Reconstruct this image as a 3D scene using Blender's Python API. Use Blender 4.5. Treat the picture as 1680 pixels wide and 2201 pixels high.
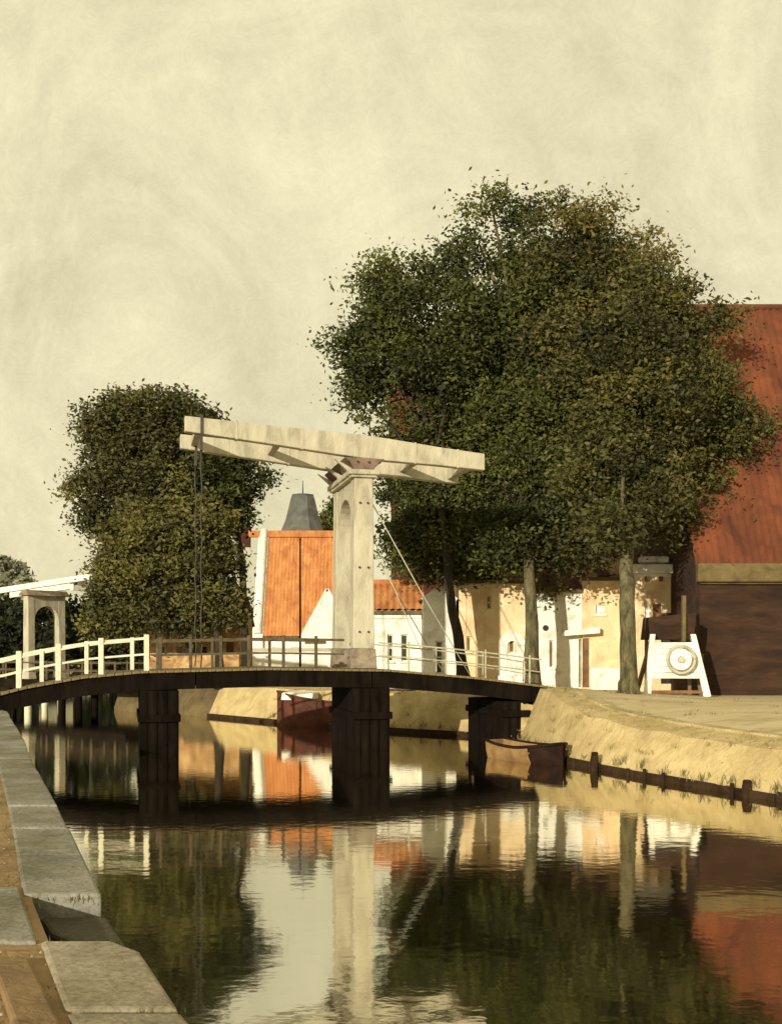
import bpy, math, random
import numpy as np
from mathutils import Vector
for o in list(bpy.data.objects): bpy.data.objects.remove(o)
R = math.radians
random.seed(4); rng = np.random.default_rng(7)
S = bpy.context.scene
col = S.collection
F, YH, EYE = 2400.0, 1400.0, 3.0      # metric survey constants: focal scale, horizon row, eye height

# ------------------------------------------------------------------ camera
cam = bpy.data.objects.new('camera', bpy.data.cameras.new('camera')); col.objects.link(cam)
cam.location = (0, 0, EYE); cam.rotation_euler = (R(90), 0, 0)
cam.data.sensor_fit = 'HORIZONTAL'; cam.data.sensor_width = 36
cam.data.lens = 36*F/1680; cam.data.shift_y = (YH-1100.5)/1680
cam.data.clip_end = 3000; cam.data.clip_start = 0.1
S.camera = cam
# ------------------------------------------------------------------ world and sun
SUN_EL, SUN_AZ = 13, 206       # azimuth clockwise from +Y (direction the light comes from)
w = bpy.data.worlds.new('World'); S.world = w; w.use_nodes = True
nt = w.node_tree; nt.nodes.clear()
out = nt.nodes.new('ShaderNodeOutputWorld'); bg = nt.nodes.new('ShaderNodeBackground')
sky = nt.nodes.new('ShaderNodeTexSky'); sky.sky_type = 'NISHITA'; sky.sun_disc = False
sky.sun_elevation = R(SUN_EL); sky.sun_rotation = R(SUN_AZ); sky.dust_density = 4
tc = nt.nodes.new('ShaderNodeTexCoord')
def wn(kind, **k):
    n = nt.nodes.new(kind)
    for a, b in k.items():
        if a in n.inputs: n.inputs[a].default_value = b
        else: setattr(n, a, b)
    return n
n1 = wn('ShaderNodeTexNoise', Scale=2.2, Detail=5.0, Roughness=.6, Distortion=3.0)
n2 = wn('ShaderNodeTexNoise', Scale=5.0, Detail=7.0, Roughness=.72, Distortion=5.5)
n3 = wn('ShaderNodeTexNoise', Scale=45.0, Detail=4.0, Roughness=.75, Distortion=6.0)
for n in (n1, n2, n3): nt.links.new(tc.outputs['Generated'], n.inputs['Vector'])
def mathn(tree, op, a, b, clamp=False):
    m = tree.nodes.new('ShaderNodeMath'); m.operation = op; m.use_clamp = clamp
    for i, v in enumerate((a, b)):
        if isinstance(v, (int, float)): m.inputs[i].default_value = v
        else: tree.links.new(v, m.inputs[i])
    return m.outputs[0]
s = mathn(nt, 'ADD', mathn(nt, 'MULTIPLY', n1.outputs['Fac'], .5), mathn(nt, 'ADD', mathn(nt, 'MULTIPLY', n2.outputs['Fac'], .3), mathn(nt, 'MULTIPLY', n3.outputs['Fac'], .2)))
cr = nt.nodes.new('ShaderNodeValToRGB'); nt.links.new(s, cr.inputs['Fac'])
e = cr.color_ramp.elements
e[0].position = .36; e[0].color = (7.1, 6.4, 3.95, 1)
e[1].position = .64; e[1].color = (10.2, 9.3, 6.0, 1)
mx = nt.nodes.new('ShaderNodeMixRGB'); mx.inputs[0].default_value = .93
nt.links.new(sky.outputs[0], mx.inputs[1]); nt.links.new(cr.outputs[0], mx.inputs[2])
nt.links.new(mx.outputs[0], bg.inputs['Color']); bg.inputs['Strength'].default_value = .1
nt.links.new(bg.outputs[0], out.inputs['Surface'])
sl = bpy.data.lights.new('sun', 'SUN'); sl.energy = 4.8; sl.angle = R(.6); sl.color = (1, .93, .78)
so = bpy.data.objects.new('sun', sl); col.objects.link(so)
sd = Vector((math.sin(R(SUN_AZ))*math.cos(R(SUN_EL)), math.cos(R(SUN_AZ))*math.cos(R(SUN_EL)), math.sin(R(SUN_EL))))
so.rotation_euler = sd.to_track_quat('Z', 'Y').to_euler(); so.location = (-20, -20, 30)
S.view_settings.view_transform = 'Standard'; S.view_settings.look = 'None'
S.view_settings.exposure = 0; S.view_settings.gamma = 1; S.view_settings.use_curve_mapping = False

# ------------------------------------------------------------------ helpers
def P(x, y, d): return Vector(((x-840)/F*d, d, EYE-(y-YH)/F*d))
def X(x, d): return (x-840)/F*d
def Z(y, d): return EYE-(y-YH)/F*d
def tag(o, label=None, cat=None, group=None, kind=None):
    if label: o['label'] = label
    if cat: o['category'] = cat
    if group: o['group'] = group
    if kind: o['kind'] = kind
    return o
def thing(name, loc, label, cat, group=None, rz=0):
    o = bpy.data.objects.new(name, None); col.objects.link(o); o.location = loc; o.rotation_euler.z = rz
    o.empty_display_size = .3
    return tag(o, label, cat, group)
def worigin(o):
    v = Vector((0, 0, 0))
    while o: v = v+Vector(o.location); o = o.parent
    return v
class MB:
    def __init__(s): s.v = []; s.f = []; s.sm = []
    def add(s, vs, fs, smooth=False):
        b = len(s.v); s.v += [tuple(v) for v in vs]; s.f += [tuple(b+i for i in f) for f in fs]; s.sm += [smooth]*len(fs)
    def hexa(s, p):    # 8 points: bottom 0-3, top 4-7
        s.add(p, [(3,2,1,0),(4,5,6,7),(0,1,5,4),(1,2,6,5),(2,3,7,6),(3,0,4,7)])
    def box(s, x0, x1, y0, y1, z0, z1):
        s.hexa([(x0,y0,z0),(x1,y0,z0),(x1,y1,z0),(x0,y1,z0),(x0,y0,z1),(x1,y0,z1),(x1,y1,z1),(x0,y1,z1)])
    def bar(s, a, b, wd, h=None, up=(0,0,1)):
        h = h or wd; a = Vector(a); b = Vector(b); d = (b-a).normalized(); up = Vector(up)
        if abs(d.dot(up)) > .98: up = Vector((0,1,0))
        sx = d.cross(up).normalized()*wd/2; u = sx.cross(d).normalized()*h/2
        s.hexa([a-sx-u,a+sx-u,b+sx-u,b-sx-u,a-sx+u,a+sx+u,b+sx+u,b-sx+u])
    def tube(s, pts, rad, n=8):
        rings = []; b0 = len(s.v)
        for i, p in enumerate(pts):
            p = Vector(p); q = Vector(pts[min(i+1, len(pts)-1)]); r = Vector(pts[max(i-1, 0)])
            d = (q-r).normalized(); a = d.cross(Vector((.3,.9,.1))).normalized(); c = d.cross(a)
            rr = rad[i] if hasattr(rad, '__len__') else rad
            s.v += [tuple(p+(a*math.cos(2*math.pi*k/n)+c*math.sin(2*math.pi*k/n))*rr) for k in range(n)]
        for i in range(len(pts)-1):
            for k in range(n):
                s.f.append((b0+i*n+k, b0+i*n+(k+1)%n, b0+(i+1)*n+(k+1)%n, b0+(i+1)*n+k)); s.sm.append(True)
        s.f.append(tuple(b0+k for k in reversed(range(n)))); s.sm.append(False)
        s.f.append(tuple(b0+(len(pts)-1)*n+k for k in range(n))); s.sm.append(False)
    def prism(s, poly, off):      # poly 3D points, extruded by off vector
        n = len(poly); off = Vector(off); a = [Vector(p) for p in poly]
        s.add(a+[p+off for p in a], [tuple(range(n)), tuple(range(2*n-1, n-1, -1))]+[(i, n+i, n+(i+1)%n, (i+1)%n) for i in range(n)])
    def build(s, name, m, parent=None, bevel=0, fix=True, world=True):
        me = bpy.data.meshes.new(name); org = worigin(parent) if world else Vector((0,0,0))
        me.from_pydata([(v[0]-org.x, v[1]-org.y, v[2]-org.z) for v in s.v], [], s.f)
        me.polygons.foreach_set('use_smooth', s.sm)
        if m: me.materials.append(m)
        if fix:
            import bmesh
            bm = bmesh.new(); bm.from_mesh(me); bmesh.ops.recalc_face_normals(bm, faces=bm.faces); bm.to_mesh(me); bm.free()
        o = bpy.data.objects.new(name, me); col.objects.link(o); o.parent = parent
        if bevel:
            b = o.modifiers.new('bevel', 'BEVEL'); b.width = bevel; b.segments = 2; b.limit_method = 'ANGLE'
        return o

def mat(name, c1, c2=None, scale=3.0, rough=.8, bump=.3, bscale=None, c3=None, stretch=(1,1,1), spec=.3, dist=.03, wave=None):
    m = bpy.data.materials.new(name); m.use_nodes = True; t = m.node_tree; b = t.nodes['Principled BSDF']
    b.inputs['Roughness'].default_value = rough; b.inputs['Specular IOR Level'].default_value = spec
    g = t.nodes.new('ShaderNodeTexCoord'); mp = t.nodes.new('ShaderNodeMapping'); mp.inputs['Scale'].default_value = stretch
    t.links.new(g.outputs['Object'], mp.inputs['Vector'])
    n = t.nodes.new('ShaderNodeTexNoise'); n.inputs['Scale'].default_value = scale; n.inputs['Detail'].default_value = 7; n.inputs['Roughness'].default_value = .62
    n.inputs['Distortion'].default_value = .6
    t.links.new(mp.outputs[0], n.inputs['Vector'])
    r = t.nodes.new('ShaderNodeValToRGB'); e = r.color_ramp.elements
    e[0].position = .33; e[0].color = (*c1, 1); e[1].position = .67; e[1].color = (*(c2 or c1), 1)
    if c3: k = e.new(.5); k.color = (*c3, 1)
    t.links.new(n.outputs['Fac'], r.inputs['Fac']); t.links.new(r.outputs[0], b.inputs['Base Color'])
    if bump:
        n2 = t.nodes.new('ShaderNodeTexNoise'); n2.inputs['Scale'].default_value = bscale or scale*6; n2.inputs['Detail'].default_value = 6
        n2.inputs['Distortion'].default_value = 1.2
        t.links.new(mp.outputs[0], n2.inputs['Vector'])
        bp = t.nodes.new('ShaderNodeBump'); bp.inputs['Strength'].default_value = bump; bp.inputs['Distance'].default_value = dist
        t.links.new(n2.outputs['Fac'], bp.inputs['Height']); t.links.new(bp.outputs[0], b.inputs['Normal'])
    return m
M = {}
M['white_paint'] = mat('white_paint', (.30,.27,.185), (.50,.455,.325), 2.6, .65, .6, 9, c3=(.43,.39,.275), stretch=(1,1,.35))
M['paint_beige'] = mat('beige_paint', (.36,.31,.22), (.52,.47,.34), 2.5, .7, .5, 9)  # beige paint of the beam bands and the wall coping
M['rail_white'] = mat('rail_white', (.55,.52,.36), (.72,.68,.52), 4, .6, .4, 12)
M['rail_brown'] = mat('rail_brown', (.05,.036,.018), (.12,.09,.045), 4, .7, .4, 12)
M['brown_wood'] = mat('brown_wood', (.11,.07,.045), (.22,.15,.10), 3, .7, .5, 14)
M['plinth'] = mat('plinth', (.14,.10,.07), (.30,.25,.17), 3, .8, .5, 10)
M['tar'] = mat('tar', (.004,.003,.002), (.013,.009,.006), 2.5, .95, .6, 8, stretch=(1,1,.25), spec=.04)
M['tar_deck'] = mat('tar_deck', (.008,.006,.004), (.02,.014,.008), 2, .9, .5, 8, spec=.05)
M['deck_wood'] = mat('deck_wood', (.10,.07,.03), (.20,.15,.07), 3, .8, .5, 14)
M['iron'] = mat('iron', (.03,.027,.02), (.07,.06,.045), 6, .6, .3)
M['rope'] = mat('rope', (.30,.29,.22), (.5,.48,.36), 10, .7, .2)
M['limewash'] = mat('limewash', (.56,.53,.42), (.84,.82,.72), 1.6, .85, .8, 7, c3=(.77,.75,.64), dist=.05)
M['buff'] = mat('buff_plaster', (.58,.41,.22), (.82,.66,.42), 1.0, .9, .8, 6, c3=(.72,.54,.31), dist=.05)
M['ochre_wall'] = mat('ochre_wall', (.16,.09,.04), (.62,.42,.20), 1.6, .9, .6, 6, c3=(.38,.22,.09), dist=.05)
M['brown_wall'] = mat('brown_wall', (.020,.010,.006), (.060,.029,.014), 1.4, .95, .8, 6, c3=(.038,.018,.009), stretch=(.5,1,1.6), dist=.05)  # brown kept very dark so the big wall's shade sits in its colour
M['red_brick'] = mat('dark_red_wall', (.035,.012,.008), (.085,.024,.014), 1.2, .9, .6, 8)
M['orange_tile'] = mat('orange_tile', (.34,.12,.04), (.56,.26,.09), 1.3, .85, .6, 8, c3=(.46,.18,.055), stretch=(1.5,1,.6))
M['red_tile'] = mat('red_tile', (.075,.022,.011), (.19,.055,.020), .8, .9, .7, 9, c3=(.125,.037,.015), stretch=(1.5,1,.6))
M['slate'] = mat('slate', (.07,.07,.06), (.13,.13,.11), 1.2, .7, .4, 6)
M['olive_trim'] = mat('olive_trim', (.08,.055,.018), (.16,.115,.045), 2, .8, .4, 8)
M['dark_opening'] = mat('dark_opening', (.02,.015,.01), (.05,.035,.02), 3, .5, .2)
M['brown_door'] = mat('brown_door', (.12,.055,.02), (.24,.12,.05), 3, .7, .4)
M['pane'] = mat('window_glass', (.02,.02,.018), (.05,.045,.035), 2, .12, .05, spec=.5)
M['stone'] = mat('coping_stone', (.17,.16,.13), (.33,.31,.25), 1.6, .85, .8, 9, c3=(.25,.235,.19), dist=.02)
M['stone_warm'] = mat('warm_coping_stone', (.24,.205,.14), (.42,.36,.26), 1.6, .85, .6, 9, dist=.02)
M['ochre_earth'] = mat('ochre_earth', (.17,.105,.042), (.32,.215,.10), 1.4, .9, .8, 7, c3=(.25,.16,.07), dist=.04)
M['quay_brick'] = mat('quay_wall_brick', (.05,.04,.025), (.11,.085,.05), 2, .9, .6, 8)
M['olive_step'] = mat('olive_stone', (.05,.045,.022), (.10,.085,.045), 2.5, .8, .5, 9)  # dark olive stone for the step in the quay notch
M['bank'] = mat('yellow_bank', (.34,.25,.11), (.54,.42,.21), 1.3, .95, .8, 5, c3=(.44,.335,.155), dist=.06)
M['road'] = mat('road_earth', (.36,.28,.15), (.56,.46,.28), .9, .95, .7, 5, c3=(.50,.40,.21), stretch=(.6,1.6,1), dist=.05)
M['kerb'] = mat('kerb_stone', (.42,.34,.17), (.60,.49,.27), 1.8, .9, .6, 9)
M['grass'] = mat('far_grass', (.06,.06,.02), (.12,.10,.04), .6, .95, .5)
M['edging'] = mat('edging_timber', (.018,.010,.005), (.05,.028,.014), 3, .9, .5, 9, spec=.1)
M['boat_brown'] = mat('boat_brown', (.17,.095,.035), (.30,.18,.075), 2.5, .7, .5, 10)
M['boat_shade'] = mat('boat_shade', (.008,.004,.003), (.025,.011,.006), 2.5, .8, .4, 10, spec=.1)  # shade on the bow put into the colour; gunwales share it
M['maroon'] = mat('boat_maroon', (.05,.014,.008), (.12,.035,.018), 2, .7, .4, 8)
M['bark'] = mat('bark', (.025,.022,.010), (.17,.145,.07), 5, .95, 1.0, 16, stretch=(1,1,.3), dist=.05)
M['bark_dark'] = mat('bark_dark', (.015,.012,.007), (.045,.035,.018), 3, .9, .8, 12, stretch=(1,1,.3), dist=.05)

for k_ in ('stone', 'stone_warm', 'quay_brick', 'olive_step', 'kerb'):
    t = M[k_].node_tree; b_ = t.nodes['Principled BSDF']; src = b_.inputs['Base Color'].links[0].from_socket
    g = t.nodes.new('ShaderNodeTexCoord'); nn = t.nodes.new('ShaderNodeTexNoise'); nn.inputs['Scale'].default_value = 22; nn.inputs['Detail'].default_value = 8; nn.inputs['Roughness'].default_value = .8
    t.links.new(g.outputs['Object'], nn.inputs['Vector']); rr = t.nodes.new('ShaderNodeValToRGB'); rr.color_ramp.elements[0].position = .36; rr.color_ramp.elements[0].color = (.45,.42,.36,1); rr.color_ramp.elements[1].position = .56
    t.links.new(nn.outputs['Fac'], rr.inputs['Fac']); mm = t.nodes.new('ShaderNodeMixRGB'); mm.blend_type = 'MULTIPLY'; mm.inputs[0].default_value = .8
    t.links.new(src, mm.inputs[1]); t.links.new(rr.outputs[0], mm.inputs[2])
    n3_ = t.nodes.new('ShaderNodeTexNoise'); n3_.inputs['Scale'].default_value = 1.1; n3_.inputs['Detail'].default_value = 5; t.links.new(g.outputs['Object'], n3_.inputs['Vector'])
    r3 = t.nodes.new('ShaderNodeValToRGB'); r3.color_ramp.elements[0].position = .42; r3.color_ramp.elements[0].color = (1,1,1,1); r3.color_ramp.elements[1].position = .68; r3.color_ramp.elements[1].color = (.62,.60,.42,1)
    t.links.new(n3_.outputs['Fac'], r3.inputs['Fac']); m2 = t.nodes.new('ShaderNodeMixRGB'); m2.blend_type = 'MULTIPLY'; m2.inputs[0].default_value = 1
    t.links.new(mm.outputs[0], m2.inputs[1]); t.links.new(r3.outputs[0], m2.inputs[2]); t.links.new(m2.outputs[0], b_.inputs['Base Color'])
def leafmat(name, stops):
    m = bpy.data.materials.new(name); m.use_nodes = True; t = m.node_tree; b = t.nodes['Principled BSDF']
    b.inputs['Roughness'].default_value = .7; b.inputs['Specular IOR Level'].default_value = .25
    a = t.nodes.new('ShaderNodeAttribute'); a.attribute_name = 'tint'
    r = t.nodes.new('ShaderNodeValToRGB'); e = r.color_ramp.elements
    stops = [(a*1.15, b_*1.18, c*1.1) for a, b_, c in stops]; e[0].position = 0; e[0].color = (*stops[0], 1); e[1].position = 1; e[1].color = (*stops[-1], 1)
    for i, c in enumerate(stops[1:-1]): k = e.new((i+1)/(len(stops)-1)); k.color = (*c, 1)
    t.links.new(a.outputs['Fac'], r.inputs['Fac']); t.links.new(r.outputs[0], b.inputs['Base Color'])
    tr = t.nodes.new('ShaderNodeBsdfTranslucent'); t.links.new(r.outputs[0], tr.inputs['Color'])
    ms = t.nodes.new('ShaderNodeMixShader'); ms.inputs[0].default_value = .18
    t.links.new(b.outputs[0], ms.inputs[1]); t.links.new(tr.outputs[0], ms.inputs[2])
    t.links.new(ms.outputs[0], t.nodes['Material Output'].inputs['Surface'])
    return m
M['leaf'] = leafmat('leaves_green', [(.022,.025,.009),(.052,.057,.015),(.090,.094,.023),(.15,.145,.035)])
M['leaf_autumn'] = leafmat('leaves_autumn', [(.026,.026,.009),(.056,.054,.016),(.096,.088,.024),(.17,.125,.038)])
M['leaf_olive'] = leafmat('leaves_olive', [(.034,.032,.012),(.064,.060,.020),(.105,.095,.028),(.16,.14,.042)])
M['leaf_dark'] = leafmat('leaves_dark', [(.012,.014,.007),(.020,.023,.010),(.032,.035,.014)])
M['leaf_far'] = leafmat('leaves_far', [(.17,.17,.12),(.21,.21,.15),(.26,.25,.18)])  # distance haze put into the leaf colour, pale and grey

# ------------------------------------------------------------------ water
m = bpy.data.materials.new('canal_water'); m.use_nodes = True; t = m.node_tree; t.nodes.clear()
o_ = t.nodes.new('ShaderNodeOutputMaterial'); df = t.nodes.new('ShaderNodeBsdfDiffuse'); df.inputs['Color'].default_value = (.016,.015,.007,1)
gl = t.nodes.new('ShaderNodeBsdfGlossy'); gl.inputs['Color'].default_value = (.93,.90,.80,1); gl.inputs['Roughness'].default_value = .045
lw = t.nodes.new('ShaderNodeFresnel'); lw.inputs['IOR'].default_value = 1.9
fac = mathn(t, 'ADD', mathn(t, 'MULTIPLY', lw.outputs[0], .45), .66, True)
ms = t.nodes.new('ShaderNodeMixShader'); t.links.new(fac, ms.inputs[0]); t.links.new(df.outputs[0], ms.inputs[1]); t.links.new(gl.outputs[0], ms.inputs[2])
g = t.nodes.new('ShaderNodeTexCoord'); mp = t.nodes.new('ShaderNodeMapping'); mp.inputs['Scale'].default_value = (.9,1.2,1); t.links.new(g.outputs['Object'], mp.inputs[0])
na = t.nodes.new('ShaderNodeTexNoise'); na.inputs['Scale'].default_value = 3.2; na.inputs['Detail'].default_value = 3; t.links.new(mp.outputs[0], na.inputs['Vector'])
bp = t.nodes.new('ShaderNodeBump'); bp.inputs['Strength'].default_value = .07; bp.inputs['Distance'].default_value = .03
t.links.new(na.outputs['Fac'], bp.inputs['Height']); t.links.new(bp.outputs[0], gl.inputs['Normal'])
t.links.new(ms.outputs[0], o_.inputs['Surface'])
b = MB(); b.add([(-400,-60,0),(400,-60,0),(400,500,0),(-400,500,0)], [(0,1,2,3)])
tag(b.build('water', m), kind='structure')
b = MB(); b.add([(-900,300,-.6),(900,300,-.6),(900,1500,-.6),(-900,1500,-.6)], [(0,1,2,3)])

# ------------------------------------------------------------------ right / far bank
#        water edge x, y, lip z, inland direction
bank = [(15,-12,.9,(1,.1)),(13,12,.9,(1,.3)),(10.2,17.5,.92,(.95,.35)),(7.8,22.4,.96,(.9,.4)),(6.3,25.8,1.04,(.9,.42)),(5.3,28.4,1.18,(.9,.42)),
        (4.75,30,1.3,(.93,.37)),(4.35,32,1.55,(.98,.2)),(4.15,34,1.82,(1,.05)),(4.1,35.5,1.86,(1,.1)),(4.3,37.5,1.86,(.9,.4)),(2.9,39.3,1.6,(.55,.83)),(0,41.6,1.45,(.6,.8)),(-3.5,45,1.45,(.6,.8)),
        (-8.3,51,1.45,(.6,.8)),(-14,56.5,1.45,(.4,.9)),(-16,75,1.4,(1,.1)),(-17,115,1.3,(1,0)),(-40,116,1.3,(.1,1)),(-400,120,1.3,(0,1))]
offs = [0, .0, .7, 1.4, 3.2, 7, 14, 30, 90, 300]
def ground_z(x, y):      # street surface
    near = max(0, min(1, (30-y)/14)); base = 1.45-.25*near
    dx, dy = x-4.6, y-35.3; g_ = math.exp(-(dx*dx/14+dy*dy/7))
    return base+.42*g_
rows = []
for (x, y, zl, (ix, iy)) in bank:
    n = math.hypot(ix, iy); ix /= n; iy /= n; r = []
    for k, o in enumerate(offs):
        px_, py_ = x+ix*o, y+iy*o
        if k == 0: z = -.8
        elif k == 1: z = .16
        elif k == 2: z = zl-.06
        elif k == 3: z = zl*.7+ground_z(px_, py_)*.3
        else: z = ground_z(px_, py_)
        r.append(Vector((px_, py_, z)))
    rows.append(r)
# refine along the edge
def lerp_rows(a, b, n): return [[p.lerp(q, i/n) for p, q in zip(a, b)] for i in range(n)]
fine = []
for i in range(len(rows)-1):
    L = (rows[i][0]-rows[i+1][0]).length; fine += lerp_rows(rows[i], rows[i+1], max(2, min(10, int(L/.7))))
fine.append(rows[-1])
for r in fine:
    if r[0].y < 60:
        r[2].z += random.uniform(-.035,.035); r[2].x += random.uniform(-.06,.06); r[3].z += random.uniform(-.01,.01)
iL = next(i for i, r in enumerate(fine) if r[0].y > 50.5)
def strip(k0, k1, name, m, kind='structure', a=0, z=None):
    b = MB(); nk = k1-k0+1; fine = globals()['fine'][a:z]
    vs = [r[k] for r in fine for k in range(k0, k1+1)]
    fs = [(i*nk+k, i*nk+k+1, (i+1)*nk+k+1, (i+1)*nk+k) for i in range(len(fine)-1) for k in range(nk-1)]
    b.add(vs, fs, True); o = b.build(name, m, fix=False)
    return tag(o, kind=kind)
M['bank_shade'] = mat('dark_bank', (.07,.05,.022), (.16,.115,.05), 1.2, .95, .8, 5)  # bank colour darkened, shade of the far left stretch put into it
embank = strip(0, 2, 'embankment', M['bank'], z=iL+1)
verge = strip(2, 3, 'verge', M['bank'], z=iL+1)
strip(0, 3, 'earth_bank', M['bank_shade'], a=iL)
road = strip(3, len(offs)-1, 'road', M['road'])
# kerb stones along the lip
kp = []
acc = 0
for i in range(1, 8):
    a, c = rows[i], rows[i+1]; L = (a[3]-c[3]).length; n = max(1, round(L/1.0))
    for j in range(n): kp.append((a[3].lerp(c[3], j/n), a[3].lerp(c[3], (j+1)/n), a[4].lerp(c[4], j/n)))
for (p, q, inn) in kp:
    d = (q-p).normalized(); side = (inn-p); side.z = 0; side.normalize(); h = .055+random.uniform(-.008,.008)
    p2 = p+d*.015; q2 = q-d*.015; b = MB()
    b.hexa([p2+Vector((0,0,-.15)), q2+Vector((0,0,-.15)), q2+side*.42+Vector((0,0,-.15)), p2+side*.42+Vector((0,0,-.15)),
            p2+Vector((0,0,h)), q2+Vector((0,0,h)), q2+side*.42+Vector((0,0,h)), p2+side*.42+Vector((0,0,h))])
    b.build('kerb_stone', M['kerb'], road, bevel=.02)
# dark timber edging at the waterline, board by board
for i in range(1, 7):
    a, c = rows[i][1], rows[i+1][1]; L = (a-c).length; n = max(1, round(L/1.6))
    for j in range(n):
        p = a.lerp(c, j/n); q = a.lerp(c, (j+1)/n); p.z = q.z = .05+random.uniform(-.025,.03); q.z += random.uniform(-.02,.02)
        off = Vector((-.06-random.uniform(0,.05),-.04,0)); b = MB(); b.bar(p+off, q+off, .09, .2)
        b.build('edging_board', M['edging'], embank, bevel=.01)
        for k_ in range(random.choice((0,1,1,2))):
            b = MB(); r_ = p.lerp(q, random.random())+off*1.9; b.tube([(r_.x,r_.y,-.5),(r_.x,r_.y,.12+random.random()*.14)], .045, 7); b.build('stake', M['edging'], embank)
for i in range(10, 14):
    a, c = rows[i][1], rows[i+1][1]; b = MB(); b.bar(Vector((a.x,a.y,.06))+Vector((-.05,-.07,0)), Vector((c.x,c.y,.06))+Vector((-.05,-.07,0)), .1, .2); b.build('edging_board', M['edging'], embank)
def mooring(px, py, hgt, label):
    d = F*EYE/(py-YH); p = P(px, py, d); b = MB()
    o = thing('mooring_post', (p.x, p.y, 0), label, 'mooring post')
    b.tube([(p.x,p.y,-.6),(p.x+.02,p.y,hgt*.6),(p.x+.03,p.y,hgt)], [.10,.10,.085], 10); b.build('post', M['edging'], o)
    b = MB(); b.tube([(p.x+.03,p.y,hgt+.002),(p.x+.03,p.y,hgt+.04)], [.10,.07], 10); b.build('cap', M['edging'], o)
mooring(1275, 1656, .42, 'short dark mooring post at the waterline beside the brown rowing boat')
mooring(1602, 1712, .30, 'short dark mooring post at the waterline near the right edge, far from the boat')

# ------------------------------------------------------------------ near left quay
qe = [(-3,2.4),(0,1.35),(2.6,.3),(4.0,-.4),(5.1,-.92),(6.53,-1.5),(7.75,-2.0),(9.8,-2.75),(12.2,-3.63),(17.7,-5.7),(24,-8.0),(31.4,-10.8),(38,-14),(50,-21),(62,-26),(110,-30)]
QZ = 1.3
def qx(d):
    for (a, xa), (b_, xb) in zip(qe, qe[1:]):
        if d <= b_: return xa+(xb-xa)*(d-a)/(b_-a)
    return qe[-1][1]
def qn(d):          # inland normal
    t_ = Vector((qx(d+.3)-qx(d-.3), .6, 0)).normalized(); return Vector((-t_.y, t_.x, 0))
def qh(y, off, z=QZ): return Vector((qx(y)-off*1.1, y, z))
def qp(d, off, z=QZ): v = Vector((qx(d), d, 0))+qn(d)*off; return Vector((v.x, v.y, z))
b = MB(); ds = [-3,-1,1,2.6,4,5.3,6.53,7.14,7.75,8.7,9.8,11,12.2,13.8,15.5,17.7,20,24,28,31.4,38,50,62,110]
inl = [.46,1.2,2.5,6,15,60,300]
vs = [qp(d_, o, QZ-.012+(random.uniform(-.012,.012) if d_ < 20 and 0 < k < 4 else 0)) for d_ in ds for k, o in enumerate(inl)]
for i, d_ in enumerate(ds):      # far offsets go straight left so the strips never cross
    for k, o in enumerate(inl):
        if o >= 6: v = qp(d_, 2.5); vs[i*len(inl)+k] = Vector((v.x-o, d_ if d_ > -3 else -60, QZ-.012))
nk = len(inl)
b.add(vs, [(i*nk+k, i*nk+k+1, (i+1)*nk+k+1, (i+1)*nk+k) for i in range(len(ds)-1) for k in range(nk-1)], True)
quay = tag(b.build('pavement', M['ochre_earth']), kind='structure')
b = MB(); nk = 3
vs = []
for d_ in ds:
    o0 = .47 if 6.6 < d_ < 7.7 else .05
    vs += [qp(d_, o0, -1), qp(d_, o0, QZ-.19), qp(d_, .47, QZ-.19)]
b.add(vs, [(i*3+k, i*3+k+1, (i+1)*3+k+1, (i+1)*3+k) for i in range(len(ds)-1) for k in range(2)])
for dd in (6.53, 7.75):
    b.hexa([qp(dd-.05,.05,-1),qp(dd+.05,.05,-1),qp(dd+.05,.47,-1),qp(dd-.05,.47,-1),qp(dd-.05,.05,QZ-.19),qp(dd+.05,.05,QZ-.19),qp(dd+.05,.47,QZ-.19),qp(dd-.05,.47,QZ-.19)])
qwall = tag(b.build('quay_wall', M['quay_brick'], fix=False), kind='structure')
seams = [-3,-1.2,.6,2.4,4.0,5.25,6.53,None,7.75,9.3,10.7,12.2,14.0,15.8,17.6,19.6,21.6,23.6,25.6,27.6,29.6,31.4,34,38,44,50]
for i in range(len(seams)-1):
    a, c = seams[i], seams[i+1]
    if a is None or c is None: continue
    g_ = .022; h = random.uniform(-.010,.010); o_out = random.uniform(-.02,.015); b = MB()
    a2, c2 = a+g_, c-g_
    if c == 6.53: pts = [(a2,o_out),(c-.25,o_out),(c2,.12),(c2,.5),(a2,.5)]
    else: pts = [(a2,o_out),(c2,o_out+random.uniform(-.01,.01)),(c2,.5),(a2,.5)]
    b.prism([qh(d_, o, QZ-.2) for d_, o in pts], (0,0,.2+h+.01))
    b.build('coping_stone', M['stone_warm'] if c <= 6.6 else M['stone'], quay, bevel=.025)
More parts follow.
